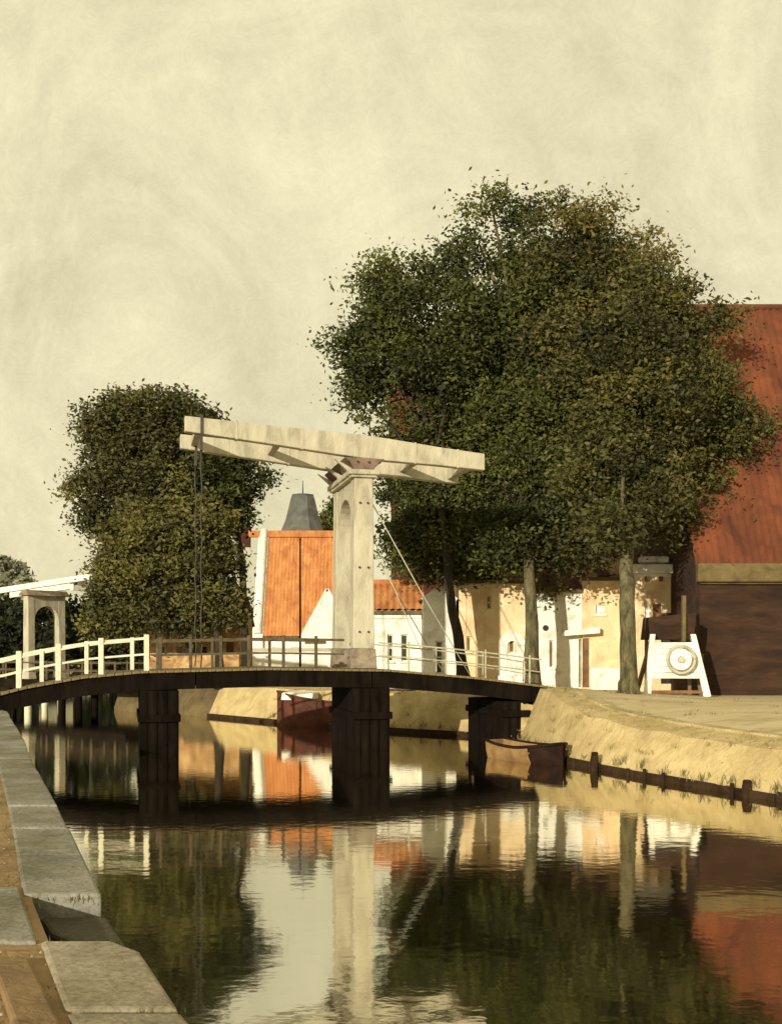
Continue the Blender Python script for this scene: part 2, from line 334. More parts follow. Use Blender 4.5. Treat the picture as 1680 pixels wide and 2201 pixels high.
# slab inland of the boat steps, and the recessed steps themselves
b = MB(); b.prism([qh(6.5,.52,QZ-.15), qh(8.0,.52,QZ-.15), qh(8.0,1.35,QZ-.15), qh(6.5,1.35,QZ-.15)], (0,0,.165)); b.build('paving_slab', M['stone'], quay, bevel=.02)
b = MB(); b.prism([qh(6.5,1.38,QZ-.15), qh(7.6,1.38,QZ-.15), qh(7.6,2.6,QZ-.15), qh(6.5,2.6,QZ-.15)], (0,0,.16)); b.build('paving_slab', M['stone'], quay, bevel=.02)
b = MB(); b.prism([qh(6.72,-.03,.2), qh(7.73,-.03,.2), qh(7.73,.40,.2), qh(7.3,.37,.2), qh(6.95,.2,.2)], (0,0,.96)); b.build('step', M['olive_step'], qwall, bevel=.03)
b = MB()
for a, c in ((2.4,6.35),):
    b.hexa([qp(a,.60,QZ-.08),qp(c,.60,QZ-.08),qp(c,.80,QZ-.08),qp(a,.80,QZ-.08),qp(a,.60,QZ+.02),qp(c,.60,QZ+.02),qp(c,.80,QZ+.035),qp(a,.80,QZ+.035)])
b.build('timber_kerb', mat('worn_ochre_timber', (.14,.085,.038), (.29,.19,.09), 2, .85, .6, 10), quay, bevel=.02)

# ------------------------------------------------------------------ drawbridge
TH = math.atan2(.237, 1); U = Vector((math.cos(TH), math.sin(TH), 0)); V = Vector((-math.sin(TH), math.cos(TH), 0))
N0 = Vector((-.84, 34.6, 0))
def B(s_, t_, z): return N0+U*s_+V*t_+Vector((0,0,z))
def s_at(px, t_=0):
    k = (px-840)/F; p = N0+V*t_
    return (k*p.y-p.x)/(U.x-k*U.y)
DS = [-13.5,-10.9,-10,-8.4,-6.7,-3,.8,3.6,5.8,7.5]; DZ = [1.40,1.74,1.98,2.27,2.42,2.50,2.44,2.19,1.92,1.62]
def dz(s_): return float(np.interp(s_, DS, DZ))
br = thing('drawbridge', B(0,1.8,0), 'white wooden drawbridge with tall arched gate and balance beams over black piers', 'drawbridge')
BW = 3.6
def ext(b, prof_fn, s0, s1, n, t0, t1):      # curved beam following deck
    ss = [s0+(s1-s0)*i/n for i in range(n+1)]; vs = []
    for q in ss:
        z0, z1 = prof_fn(q); vs += [B(q,t0,z0),B(q,t1,z0),B(q,t1,z1),B(q,t0,z1)]
    fs = [(i*4+k, i*4+(k+1)%4, (i+1)*4+(k+1)%4, (i+1)*4+k) for i in range(n) for k in range(4)]+[(3,2,1,0),(n*4,n*4+1,n*4+2,n*4+3)]
    b.add(vs, fs)
for t0 in (0, BW-.3):
    for (a, c) in ((-13,-5.15),(-5.12,.25),(.28,6.6)):
        b = MB(); ext(b, lambda q: (dz(q)-.58, dz(q)-.075), a, c, 14, t0, t0+.3); b.build('girder', M['tar'], br)
b = MB()
for tt in (1.1, 2.3): ext(b, lambda q: (dz(q)-.45, dz(q)-.075), -13, 6.6, 24, tt, tt+.25)
b.build('joists', M['tar'], br)
# planks, shared mesh
pm = MB(); pm.box(-.115,.115,-1.9,1.9,-.035,.035); po = pm.build('plank', M['deck_wood'], None, bevel=.008, world=False)
q = -13.0; first = True
while q < 7:
    slope = math.atan2(dz(q+.2)-dz(q-.2), .4); o = po if first else po.copy()
    if not first: col.objects.link(o)
    first = False; o.parent = br; o.location = B(q, BW/2+random.uniform(-.02,.02), dz(q)-.04)-br.location; o.rotation_euler = (0, -slope, TH); q += .245
# railings
def railing(t_, a, c, posts, mt, h, name_post, wd=.11):
    rr = .6 if wd < .07 else 1
    n = max(3, int(abs(c-a)/.8))
    for zz, hh in ((h, .075*rr), (h*.52, .06*rr)):
        b = MB(); ext(b, lambda q: (dz(q)+zz-hh, dz(q)+zz), a, c, n, t_-.03, t_+.035); b.build('rail', mt, br)
    for q in posts:
        b = MB(); z0 = dz(q)-.005; top = h+.08; x_ = wd/2
        b.hexa([B(q-x_,t_-x_-.01,z0),B(q+x_,t_-x_-.01,z0),B(q+x_,t_+x_,z0),B(q-x_,t_+x_,z0),B(q-x_,t_-x_-.01,z0+top),B(q+x_,t_-x_-.01,z0+top),B(q+x_,t_+x_,z0+top),B(q-x_,t_+x_,z0+top)])
        b.build(name_post, mt, br, bevel=.012)
pl = [s_at(p) for p in (-60,40,125,217,315)]
railing(.1, pl[0], pl[-1], pl, M['rail_white'], 1.0, 'rail_post', .15)
pf = [s_at(p, BW-.1) for p in (-110,-20,90,186,284)]
railing(BW-.1, pf[0], pf[-1], pf, M['rail_white'], .98, 'rail_post', .13)
lf = [s_at(p) for p in (345,410,475,535,610,680)]
railing(.1, s_at(330), -.6, lf, M['rail_brown'], .92, 'rail_post', .09)
railing(BW-.1, s_at(330), -.6, lf[::2], M['rail_brown'], .92, 'rail_post', .09)
M['rail_thin'] = mat('rail_weathered', (.26,.23,.15), (.46,.42,.29), 4, .8, .4, 12)
rt = [s_at(p) for p in (880,960,1045,1140)]
railing(.1, .5, s_at(1165), rt, M['rail_thin'], .84, 'rail_post', .05)
railing(BW-.1, .5, 6.6, [1.6,3.3,5.0,6.5], M['rail_thin'], .84, 'rail_post', .05)
# gate portal: front polygon with arched opening, extruded
def portal(Bf, parent, w_, z0, ztop, leg, crown, th, mt, mt_plinth, pl_h, nseg=16, th_post=None):
    r_ = (w_-2*leg)/2; zs = crown-r_; c_ = w_/2
    b = MB(); arc = [(c_-r_*math.cos(math.pi*k/nseg), zs+r_*math.sin(math.pi*k/nseg)) for k in range(nseg+1)]
    # lintel as quads between arc and top
    for k in range(nseg):
        (ta, za), (tb, zb) = arc[k], arc[k+1]
        b.hexa([Bf(-th,ta,za),Bf(th,ta,za),Bf(th,tb,zb),Bf(-th,tb,zb),Bf(-th,ta,ztop),Bf(th,ta,ztop),Bf(th,tb,ztop),Bf(-th,tb,ztop)])
    import bmesh
    o = b.build('lintel', mt, parent)
    bm = bmesh.new(); bm.from_mesh(o.data); bmesh.ops.remove_doubles(bm, verts=bm.verts, dist=1e-4)
    seen = {}
    for f in list(bm.faces):
        key = tuple(sorted(v.index for v in f.verts)); seen.setdefault(key, []).append(f)
    dele = [f for fs in seen.values() if len(fs) > 1 for f in fs]
    bmesh.ops.delete(bm, geom=dele, context='FACES'); bmesh.ops.recalc_face_normals(bm, faces=bm.faces); bm.to_mesh(o.data); bm.free()
    tp = th_post or th+.09
    for (a, c) in ((0, leg), (w_-leg, w_)):
        b = MB(); k = .86
        b.hexa([Bf(-tp,a,z0+pl_h),Bf(tp,a,z0+pl_h),Bf(tp,c,z0+pl_h),Bf(-tp,c,z0+pl_h),Bf(-tp*k,a,ztop),Bf(tp*k,a,ztop),Bf(tp*k,c,ztop),Bf(-tp*k,c,ztop)])
        b.build('gate_post', mt, parent, bevel=.03)
        b = MB(); e_ = .08
        b.hexa([Bf(-tp-e_,a-.04,z0),Bf(tp+e_,a-.04,z0),Bf(tp+e_,c+.04,z0),Bf(-tp-e_,c+.04,z0),Bf(-tp-.03,a-.02,z0+pl_h-.003),Bf(tp+.03,a-.02,z0+pl_h-.003),Bf(tp+.03,c+.02,z0+pl_h-.003),Bf(-tp-.03,c+.02,z0+pl_h-.003)])
        b.build('plinth', mt_plinth, parent, bevel=.03)
portal(B, br, 3.6, 2.46, 8.38, .6, 7.92, .25, M['white_paint'], M['plinth'], .62)
b = MB()      # cornice and curved cap
for (z0_, z1_, o_) in ((8.383,8.46,.10),(8.463,8.62,.17)):
    b.hexa([B(-.31-o_,-o_,z0_),B(.31+o_,-o_,z0_),B(.31+o_,3.6+o_,z0_),B(-.31-o_,3.6+o_,z0_),B(-.31-o_,-o_,z1_),B(.31+o_,-o_,z1_),B(.31+o_,3.6+o_,z1_),B(-.31-o_,3.6+o_,z1_)])
b.build('cornice', M['white_paint'], br, bevel=.03)
b = MB()      # brown cradle / axle
b.prism([B(-.62,-.05,9.0),B(.66,-.05,8.98),B(.36,-.05,8.72),B(.3,-.05,8.623),B(-.3,-.05,8.623),B(-.36,-.05,8.74)], V*3.7); b.build('axle_beam', M['brown_wood'], br, bevel=.03)
for t_ in (.12, 1.7, 3.2):
    b = MB(); b.prism([B(-.9,t_,8.97),B(-.36,t_,8.70),B(-.33,t_,8.40),B(-.40,t_,8.38),B(-.5,t_,8.62)], V*.16); b.build('bracket', M['white_paint'], br, bevel=.02)
# tapered balance beams
def bz(s_): return 9.40-(s_)*.0835
for t_ in (.2, 3.1):
    b = MB(); st = [(-5.45,.24),(-3,.29),(-.8,.355),(0,.37),(.8,.36),(2.4,.30),(4.0,.27)]; vs = []
    for (q, hh) in st: zc = bz(q); vs += [B(q,t_,zc-hh),B(q,t_+.32,zc-hh),B(q,t_+.32,zc+hh*.95),B(q,t_,zc+hh*.95)]
    n = len(st)-1
    b.add(vs, [(i*4+k, i*4+(k+1)%4, (i+1)*4+(k+1)%4, (i+1)*4+k) for i in range(n) for k in range(4)]+[(3,2,1,0),(n*4,n*4+1,n*4+2,n*4+3)])
    b.build('balance_beam', M['white_paint'], br, bevel=.03)
    b = MB(); q = -4.95; b.bar(B(q,t_+.16,bz(q)+.3), B(q,t_+.16,bz(q)-.75), .07, .40, up=tuple(V)); b.build('iron_strap', M['iron'], br)
    pts = [B(q-.02*math.sin(i*1.3), t_+.16, bz(q)-.75-(bz(q)-.75-dz(q)-.05)*i/20) for i in range(21)]
    b = MB(); b.tube(pts, .022, 6); b.build('chain', M['iron'], br)
for q, h_ in ((-5.0,.11),(-2.5,.1),(2.0,.12),(3.7,.17)):
    b = MB(); b.bar(B(q,.52,bz(q)), B(q,3.1,bz(q)), .22, h_*2); b.build('cross_beam', M['white_paint'], br, bevel=.015)
for t_ in (.3, 3.3):
    b = MB(); b.tube([B(.32,t_,7.65), B(1.9,t_,4.9), B(3.55,t_,2.2)], .018, 6); b.build('stay_rod', M['rope'], br)
b = MB(); b.tube([B(.34,.3,6.6), B(1.2,.3,4.6), B(2.2,.3,2.4)], .012, 6); b.build('stay_rod', M['rope'], br)
for t_ in (.2, 3.1):
    for q in (-3.9, -1.9, 1.7, 3.1):
        hh = float(np.interp(q, [-5.45,-3,-.8,0,.8,2.4,4.0], [.24,.29,.355,.37,.36,.30,.27])); zc = bz(q); b = MB(); e_ = .012
        b.hexa([B(q-.035,t_-e_,zc-hh-e_),B(q+.035,t_-e_,zc-hh-e_),B(q+.035,t_+.32+e_,zc-hh-e_),B(q-.035,t_+.32+e_,zc-hh-e_),B(q-.035,t_-e_,zc+hh*.95+e_),B(q+.035,t_-e_,zc+hh*.95+e_),B(q+.035,t_+.32+e_,zc+hh*.95+e_),B(q-.035,t_+.32+e_,zc+hh*.95+e_)])
        b.build('band', M['paint_beige'], br)
for q, zz in ((.14,3.6),(-.14,3.6),(.14,5.6),(-.14,5.6),(.12,7.6),(-.12,7.6)):
    b = MB(); b.tube([B(q,-.045,zz), B(q,.01,zz)], .035, 8); b.build('bolt', M['iron'], br)
for q in (-.52,-.2,.15,.5):
    b = MB(); b.tube([B(q,-.1,8.86), B(q,-.03,8.86)], .035, 8); b.build('bolt', M['iron'], br)
# piers made of driven piles with walings
for (a, c) in ((299,385),(757,837),(1078,1132)):
    s0, s1 = s_at(a), s_at(c); n = max(3, round((s1-s0)/.3)); wd = (s1-s0)/n; sc = (s0+s1)/2
    zt = min(dz(s0), dz(s1))-.583
    b = MB(); c0, c1 = s0+.02, s1-.02
    b.hexa([B(c0,-.1,-1.2),B(c1,-.1,-1.2),B(c1,3.66,-1.2),B(c0,3.66,-1.2),B(c0,-.1,zt),B(c1,-.1,zt),B(c1,3.66,zt),B(c0,3.66,zt)]); b.build('pier_core', M['tar'], br)
    for i in range(n):
        for tt in (-.02, 3.58):
            q = s0+(i+.5)*wd; b = MB(); r_ = wd*.47; tl = random.uniform(-.03,.03)
            b.tube([B(q+tl,tt,-1.2),B(q,tt,zt-.02)], [r_*.98,r_*1.0], 10); b.build('pile', M['tar'], br)
    b = MB(); zz = .9
    b.hexa([B(s0-.04,-.24,zz),B(s1+.04,-.24,zz),B(s1+.04,3.82,zz),B(s0-.04,3.82,zz),B(s0-.04,-.24,zz+.22),B(s1+.04,-.24,zz+.22),B(s1+.04,3.82,zz+.22),B(s0-.04,3.82,zz+.22)]); b.build('waling', M['tar'], br, bevel=.02)
# brick abutment at the right end
b = MB(); b.hexa([B(5.1,-.15,-.6),B(6.4,-.15,-.6),B(6.4,3.75,-.6),B(5.1,3.75,-.6),B(5.1,-.15,1.36),B(6.4,-.15,1.1),B(6.4,3.75,1.1),B(5.1,3.75,1.36)]); b.build('abutment', M['bank'], br, bevel=.04)
b = MB(); b.hexa([B(-13.2,-.25,-.6),B(-10.7,-.25,-.6),B(-10.7,3.85,-.6),B(-13.2,3.85,-.6),B(-13.2,-.25,1.0),B(-10.7,-.25,1.2),B(-10.7,3.85,1.2),B(-13.2,3.85,1.0)]); b.build('abutment', M['quay_brick'], br, bevel=.04)

# ------------------------------------------------------------------ second drawbridge far left
u2 = Vector((.76,-.65,0)); v2 = Vector((.65,.76,0)); O2 = Vector((X(55,60), 60, 0))
def B2(s_, t_, z): return O2+u2*s_+v2*t_+Vector((0,0,z))
b2 = thing('small_drawbridge', B2(0,1,0), 'smaller white drawbridge with arched gate in the left background', 'drawbridge')
portal(B2, b2, 2.3, 1.5, 6.0, .42, 5.45, .22, M['white_paint'], M['white_paint'], .4, 12, .27)
b = MB(); b.hexa([B2(-.5,-.15,6.003),B2(.5,-.15,6.003),B2(.5,2.45,6.003),B2(-.5,2.45,6.003),B2(-.2,-.1,6.3),B2(.2,-.1,6.3),B2(.2,2.4,6.3),B2(-.2,2.4,6.3)]); b.build('axle_beam', M['plinth'], b2)
for t_ in (.05, 2.0):
    b = MB(); b.hexa([B2(-5,t_,6.1),B2(6,t_,6.62),B2(6,t_+.22,6.62),B2(-5,t_+.22,6.1),B2(-5,t_,6.42),B2(6,t_,6.92),B2(6,t_+.22,6.92),B2(-5,t_+.22,6.42)]); b.build('balance_beam', M['limewash'], b2, bevel=.02)
b = MB(); b.bar(B2(3.9,.27,6.5), B2(3.9,2.0,6.5), .3, .7); b.build('cross_beam', M['limewash'], b2)
b = MB(); b.tube([B2(5.7,.15,6.6), B2(5.7,.15,1.6)], .03, 6); b.build('chain', M['iron'], b2)
b = MB(); b.hexa([B2(-9,-.1,1.0),B2(9,-.1,1.0),B2(9,2.4,1.0),B2(-9,2.4,1.0),B2(-9,-.1,1.5),B2(9,-.1,1.5),B2(9,2.4,1.5),B2(-9,2.4,1.5)]); b.build('deck', M['tar_deck'], b2)
for t_ in (.02, 2.2):
    b = MB(); b.bar(B2(-8.5,t_,2.4), B2(8.5,t_,2.4), .07, .08); b.bar(B2(-8.5,t_,1.98), B2(8.5,t_,1.98), .06, .06); b.build('rail', M['rail_brown'], b2)
    for q in range(-8, 9, 2):
        if q == 0: continue
        b = MB(); b.bar(B2(q,t_,1.503), B2(q,t_,2.5), .1, .1); b.build('rail_post', M['rail_brown'], b2)
for q in (-3.2, 0, 3.2):
    b = MB()
    for t_ in (.15, 1.15, 2.15): b.tube([B2(q,t_,-1), B2(q,t_,1.0)], .2, 8)
    b.build('pier', M['tar'] if q else M['rail_white'], b2)

# ------------------------------------------------------------------ houses
def tiles(b, a, c, up_a, up_c, period=.27, course=.36, amp=.03):
    a, c, ua, uc = map(Vector, (a, c, up_a, up_c)); W_ = (c-a).length; H_ = (ua-a).length
    nx = max(6, min(200, int(W_/period*4))); ny = max(4, min(60, int(H_/course)*2)); nrm = (c-a).cross(ua-a).normalized()
    if nrm.z < 0: nrm = -nrm
    vs = []
    for j in range(ny+1):
        for i in range(nx+1):
            p = a.lerp(c, i/nx).lerp(ua.lerp(uc, i/nx), j/ny)
            hgt = amp*math.sin(2*math.pi*(i/nx)*W_/period)+(.06 if j % 2 == 0 else 0.0)
            vs.append(p+nrm*(hgt+random.uniform(-.008,.008)))
    b.add(vs, [(j*(nx+1)+i, j*(nx+1)+i+1, (j+1)*(nx+1)+i+1, (j+1)*(nx+1)+i) for j in range(ny) for i in range(nx)], True)
def facade(b, x0, x1, z0, z1, y, th, holes):
    xs = sorted({x0, x1, *[h[0] for h in holes], *[h[1] for h in holes]}); zs = sorted({z0, z1, *[h[2] for h in holes], *[h[3] for h in holes]})
    xs = [x for x in xs if x0 <= x <= x1]; zs = [z for z in zs if z0 <= z <= z1]
    def inh(x, z): return any(h[0] < x < h[1] and h[2] < z < h[3] for h in holes)
    for xa, xb in zip(xs, xs[1:]):
        for za, zb in zip(zs, zs[1:]):
            if not inh((xa+xb)/2, (za+zb)/2): b.add([(xa,y,za),(xb,y,za),(xb,y,zb),(xa,y,zb)], [(0,1,2,3)])
    for (a, c, e0, e1) in holes:
        b.add([(a,y,e0),(c,y,e0),(c,y,e1),(a,y,e1),(a,y+th,e0),(c,y+th,e0),(c,y+th,e1),(a,y+th,e1)], [(0,4,5,1),(1,5,6,2),(2,6,7,3),(3,7,4,0)])
def window(h, wn_, x0, x1, z0, z1, y, frame_m, pane_m, muntin=True, sill=True, lintel=None):
    f = .05; b = MB(); yy = y+.10
    b.box(x0,x0+f,yy,yy+.06,z0,z1); b.box(x1-f,x1,yy,yy+.06,z0,z1); b.box(x0+f,x1-f,yy,yy+.06,z0,z0+f); b.box(x0+f,x1-f,yy,yy+.06,z1-f,z1)
    if muntin:
        zc = (z0+z1)/2; b.box(x0+f,x1-f,yy+.003,yy+.05,zc-.025,zc+.025)
        if x1-x0 > .55: xc = (x0+x1)/2; b.box(xc-.02,xc+.02,yy+.006,yy+.045,z0+f,z1-f)
    fr = b.build(wn_, frame_m, h)
    b = MB(); b.box(x0+.01,x1-.01,yy+.02,yy+.04,z0+.01,z1-.01); b.build('pane' if 'window' in wn_ else 'door_leaf', pane_m, fr)
    if sill: b = MB(); b.box(x0-.06,x1+.06,y-.07,y+.099,z0-.08,z0-.002); b.build('sill', frame_m, fr)
    if lintel: b = MB(); b.box(x0-.1,x1+.1,y-.05,y-.002,z1+.01,z1+.14); b.build('lintel', lintel, fr)
    return fr
def house(name, label, x0, x1, d, eave, ridge, depth, kind, wall, roof, wins=(), zb=1.2, cat='house', hip=0):
    xa, xb = X(x0, d), X(x1, d); ze = Z(eave, d); h = thing(name, ((xa+xb)/2, d, zb), label, cat)
    holes = [(X(w_[0], d), X(w_[1], d), max(zb, Z(w_[3], d)), Z(w_[2], d)) for w_ in wins]
    b = MB(); facade(b, xa, xb, zb, ze, d, .22, holes); y1 = d+depth
    b.add([(xa,d,zb),(xa,y1,zb),(xa,y1,ze),(xa,d,ze),(xb,d,zb),(xb,y1,zb),(xb,y1,ze),(xb,d,ze)], [(0,3,2,1),(4,5,6,7),(1,2,6,5)])
    b.add([(xa,d+.25,zb),(xb,d+.25,zb),(xb,d+.25,ze),(xa,d+.25,ze)], [(0,1,2,3)])
    if kind == 'side':
        ym = d+depth/2; zr = EYE-(ridge-YH)/F*ym
        b.add([(xa,d,ze),(xa,ym,zr-.05),(xa,y1,ze)], [(0,1,2)]); b.add([(xb,d,ze),(xb,y1,ze),(xb,ym,zr-.05)], [(0,1,2)])
    elif kind == 'gable':
        xm = (xa+xb)/2; zr = Z(ridge, d)
        b.add([(xa,d,ze),(xb,d,ze),(xm,d,zr)], [(0,1,2)]); b.add([(xa,y1,ze),(xb,y1,ze),(xm,y1,zr)], [(0,2,1)])
    wo = b.build('wall', wall, h, fix=False)
    b = MB()
    if kind == 'side':
        o_ = .12; sl_ = (zr-ze)/(ym-d); sl_ = min(sl_, .3)
        tiles(b, (xa-o_,d-.2,ze-.2*sl_+.05), (xb+o_,d-.2,ze-.2*sl_+.05), (xa-o_,ym,zr+.05), (xb+o_,ym,zr+.05))
        tiles(b, (xb+o_,y1+.25,ze-.25*sl_+.05), (xa-o_,y1+.25,ze-.25*sl_+.05), (xb+o_,ym,zr+.05), (xa-o_,ym,zr+.05))
        ro = b.build('roof', roof, h, fix=False)
        b = MB(); b.tube([(xa-o_,ym,zr+.06),(xb+o_,ym,zr+.06)], .14, 8); b.build('ridge_cap', roof, ro)
        b = MB(); b.box(xa-.02,xb+.02,d-.16,d-.01,ze-.16,ze-.02); b.build('gutter', M['olive_trim'], ro)
    elif kind == 'gable':
        o_ = .1; sl_ = (zr-ze)/(xm-xa)
        tiles(b, (xa-.15,y1,ze-.15*sl_+.05), (xa-.15,d+.12,ze-.15*sl_+.05), (xm,y1,zr+.05), (xm,d+.12,zr+.05))
        tiles(b, (xb+.15,d+.12,ze-.15*sl_+.05), (xb+.15,y1,ze-.15*sl_+.05), (xm,d+.12,zr+.05), (xm,y1,zr+.05))
        ro = b.build('roof', roof, h, fix=False)
        b = MB()
        for e_ in (xa, xb): b.bar((e_,d+.05,ze+.02), (xm,d+.05,zr+.05), .22, .12, up=(0,1,0))
        b.build('verge', wall, h)
    else:
        b.box(xa-.05,xb+.05,d-.05,y1,ze+.002,ze+.12); ro = b.build('roof', roof, h)
    return h, wo, ro
def chimney(ro, px0, px1, ytop, ybot, d, m_, dep=.6, name='chimney'):
    b = MB(); xa, xb, zt, z0 = X(px0,d), X(px1,d), Z(ytop,d), Z(ybot,d)
    b.box(xa,xb,d,d+dep,z0,zt); b.box(xa-.06,xb+.06,d-.06,d+dep+.06,zt-.16,zt-.02); b.box(xa+.08,xb-.08,d+.08,d+dep-.08,zt+.001,zt+.18)
    return b.build(name, m_, ro, bevel=.015)
L, PN, DO, BD = M['limewash'], M['pane'], M['dark_opening'], M['brown_door']

# orange roof house left of the gate
d = 84; h, wo, ro = house('tiled_house', 'house with huge bright orange tiled roof left of the tall drawbridge gate', 560, 790, d, 1368, 1152, 8, 'side', L, M['orange_tile'],
    [(585,603,1392,1432),(625,642,1392,1432)])
for a in (585,625): window(h, 'window', X(a,d), X(a+17,d), Z(1432,d), Z(1392,d), d, M['rail_white'], PN)
ym = d+4; zr = Z(1152, ym)
b = MB(); ze = Z(1368, d); xg = X(560, d)-.6
b.prism([(xg,d-.3,1.2),(xg,d-.3,ze+.1),(xg,ym,zr+.35),(xg,d+8.3,ze+.1),(xg,d+8.3,1.2)], (.8,0,0)); b.build('gable_parapet', L, h, bevel=.04)
b = MB(); b.tube([(xg+.4,d-.28,ze+.15),(xg+.4,ym,zr+.42)], .32, 8); b.build('parapet_coping', L, h)
chimney(ro, 516, 537, 1130, 1175, ym+.5, M['red_brick'])
b = MB(); b.bar((X(535,ym),ym,zr+.15), (X(790,ym),ym,zr+.15), .5, .5); b.build('ridge_cap', M['orange_tile'], ro)
# white gabled outhouse in front of it
d = 80; h, wo, ro = house('white_outhouse', 'small white gabled outhouse just left of the tall gate, before the orange roof', 646, 760, d, 1372, 1268, 1.3, 'gable', L, M['orange_tile'], [])
b = MB(); b.box(X(655,d),X(700,d),d-.05,d-.002,Z(1384,d),Z(1376,d)); b.build('string_course', M['olive_trim'], h)
# white wall in front
d = 77; b = MB(); b.box(X(515,d),X(760,d),d,d+.3,1.2,Z(1400,d)); wl = thing('garden_wall', (X(640,d),d,1.2), 'low white garden wall behind the bridge railing left of the gate', 'wall'); b.build('wall', L, wl, bevel=.03)
b = MB(); b.box(X(512,d)-.05,X(762,d),d-.08,d+.38,Z(1400,d)+.002,Z(1394,d)+.02); b.build('coping', M['paint_beige'], wl, bevel=.02)
# ochre building behind trees
d = 56; h, wo, ro = house('ochre_house', 'low mottled ochre house half hidden behind the left trees', 318, 516, d, 1345, 1290, 5, 'side', M['ochre_wall'], M['red_tile'],
    [(340,356,1388,1425),(378,394,1388,1425),(430,446,1388,1425),(486,502,1380,1440)])
for a in (340,378,430): window(h, 'window', X(a,d), X(a+16,d), Z(1425,d), Z(1388,d), d, M['buff'], PN)
window(h, 'door', X(486,d), X(502,d), 1.2, Z(1380,d), d, M['brown_wood'], BD, False, False)
d = 53.5; b = MB(); b.box(X(322,d),X(514,d),d,d+.3,1.2,Z(1404,d)); wl = thing('garden_wall', (X(420,d),d,1.2), 'low ochre brick wall under the left trees behind the bridge railing', 'wall'); b.build('wall', M['ochre_wall'], wl, bevel=.03)
# steeple
d = 94; st = thing('church_tower', (X(648,d),d,1.2), 'grey slate tower roof with thin finial above the orange roof', 'church tower'); xc = X(648, d); px = d/F
b = MB(); b.box(xc-34*px,xc+34*px,d,d+68*px,1.2,Z(1146,d)); b.build('tower', M['red_brick'], st)
b = MB(); prof = [(44,1149),(41,1140),(33,1118),(28,1095),(23,1070),(21,1062)]; yc = d+34*px; vs = []
for hw, yy in prof:
    for k in range(8): a_ = math.pi/8+k*math.pi/4; vs.append((xc+hw*px*math.cos(a_)*1.22, yc+hw*px*math.sin(a_)*1.22, Z(yy,d)))
n = len(prof); b.add(vs, [(i*8+k, i*8+(k+1)%8, (i+1)*8+(k+1)%8, (i+1)*8+k) for i in range(n-1) for k in range(8)]+[tuple(range((n-1)*8,n*8))]); b.build('spire_roof', M['slate'], st)
b = MB(); zt = Z(1062,d); b.tube([(xc,yc,zt),(xc,yc,zt+.12),(xc,yc,zt+.2)], [25*px,25*px,10*px], 8); b.build('spire_cap', M['slate'], st)
b = MB(); b.tube([(xc,yc,zt+.2),(xc,yc,Z(1028,d))], [.06,.03], 6); b.build('finial', M['iron'], st)
# dark thin pole in front of the roof
d = 60; po_ = thing('pole', (X(645,d),d,1.2), 'thin dark upright pole in front of the orange roof', 'pole'); b = MB(); b.tube([(X(645,d),d,1.2),(X(645,d),d,Z(1160,d))], [.07,.045], 8); b.build('shaft', M['bark_dark'], po_)
b = MB(); b.tube([(X(645,d),d,Z(1160,d)+.002),(X(645,d),d,Z(1156,d))], [.07,.03], 8); b.build('cap', M['bark_dark'], po_)

# white cottage right of gate
d = 45; h, wo, ro = house('white_cottage', 'low white cottage with orange roof and two tall windows right of the gate', 774, 906, d, 1312, 1256, 4, 'side', L, M['orange_tile'],
    [(832,845,1364,1422),(862,876,1364,1422)])
for a, c in ((832,845),(862,876)): window(h, 'window', X(a,d), X(c,d), Z(1422,d), Z(1364,d), d, M['rail_white'], PN)
b = MB(); b.box(X(800,d),X(905,d),d-.06,d-.003,Z(1330,d),Z(1322,d)); b.build('cornice', L, h, bevel=.02)
d = 44.6; h, wo, ro = house('white_gabled_house', 'taller white gabled house with one narrow arched window beside leaning trunk', 908, 980, d, 1292, 1268, 4.5, 'gable', L, M['orange_tile'], [(936,951,1378,1448)])
f = window(h, 'window', X(936,d), X(951,d), Z(1448,d), Z(1378,d), d, M['rail_white'], PN)
def arch(h, px, r0, r1, yc, d, m_, name='arch_trim', pr=.05):
    b = MB(); n = 12
    for k in range(n):
        a0, a1 = math.pi*k/n, math.pi*(k+1)/n
        q = [(X(px,d)+r*px_*math.cos(a), 0, Z(yc,d)+r*px_*math.sin(a)) for r, a in ((r0,a0),(r1,a0),(r1,a1),(r0,a1)) for px_ in (d/F,)]
        b.prism([(p[0], d-pr, p[2]) for p in q], (0, pr-.003, 0))
    return b.build(name, m_, h)
arch(h, 943.5, 7.6, 13, 1378, d, L); 
# buff house with white door surround
d = 44.8; h, wo, ro = house('buff_house', 'tall buff plastered house with white arched doorway between two tree trunks', 986, 1134, d, 1246, 1200, 5, 'side', M['buff'], M['red_tile'],
    [(1094,1106,1372,1404),(1003,1012,1368,1400),(1045,1056,1280,1310)])
window(h, 'window', X(1094,d), X(1106,d), Z(1404,d), Z(1372,d), d, L, BD, False)
window(h, 'window', X(1003,d), X(1012,d), Z(1400,d), Z(1368,d), d, M['buff'], BD, False)
window(h, 'window', X(1045,d), X(1056,d), Z(1310,d), Z(1280,d), d, M['buff'], PN)
arch(h, 1100, 10, 30, 1388, d, L, 'arch_trim', .08)
b = MB(); 
for a, c in ((1070,1090),(1110,1130)): b.box(X(a,d),X(c,d),d-.08,d-.003,1.2,Z(1388,d)-.002)
b.box(X(1090.2,d),X(1109.8,d),d-.075,d-.003,1.2,Z(1407,d)); b.build('door_surround', L, h, bevel=.02)
b = MB(); b.box(X(1068,d),X(1136,d),d-.55,d-.08,1.2,Z(1452,d)); b.build('doorstep', L, h, bevel=.03)
b = MB()
for a in (1000,1020,1040): b.box(X(a,d),X(a+1.5,d),d-.03,d-.003,Z(1470,d),Z(1262,d))
b.build('pilaster_line', M['buff'], h)
chimney(ro, 1078, 1128, 1216, 1262, d-.02, M['buff'], .8)
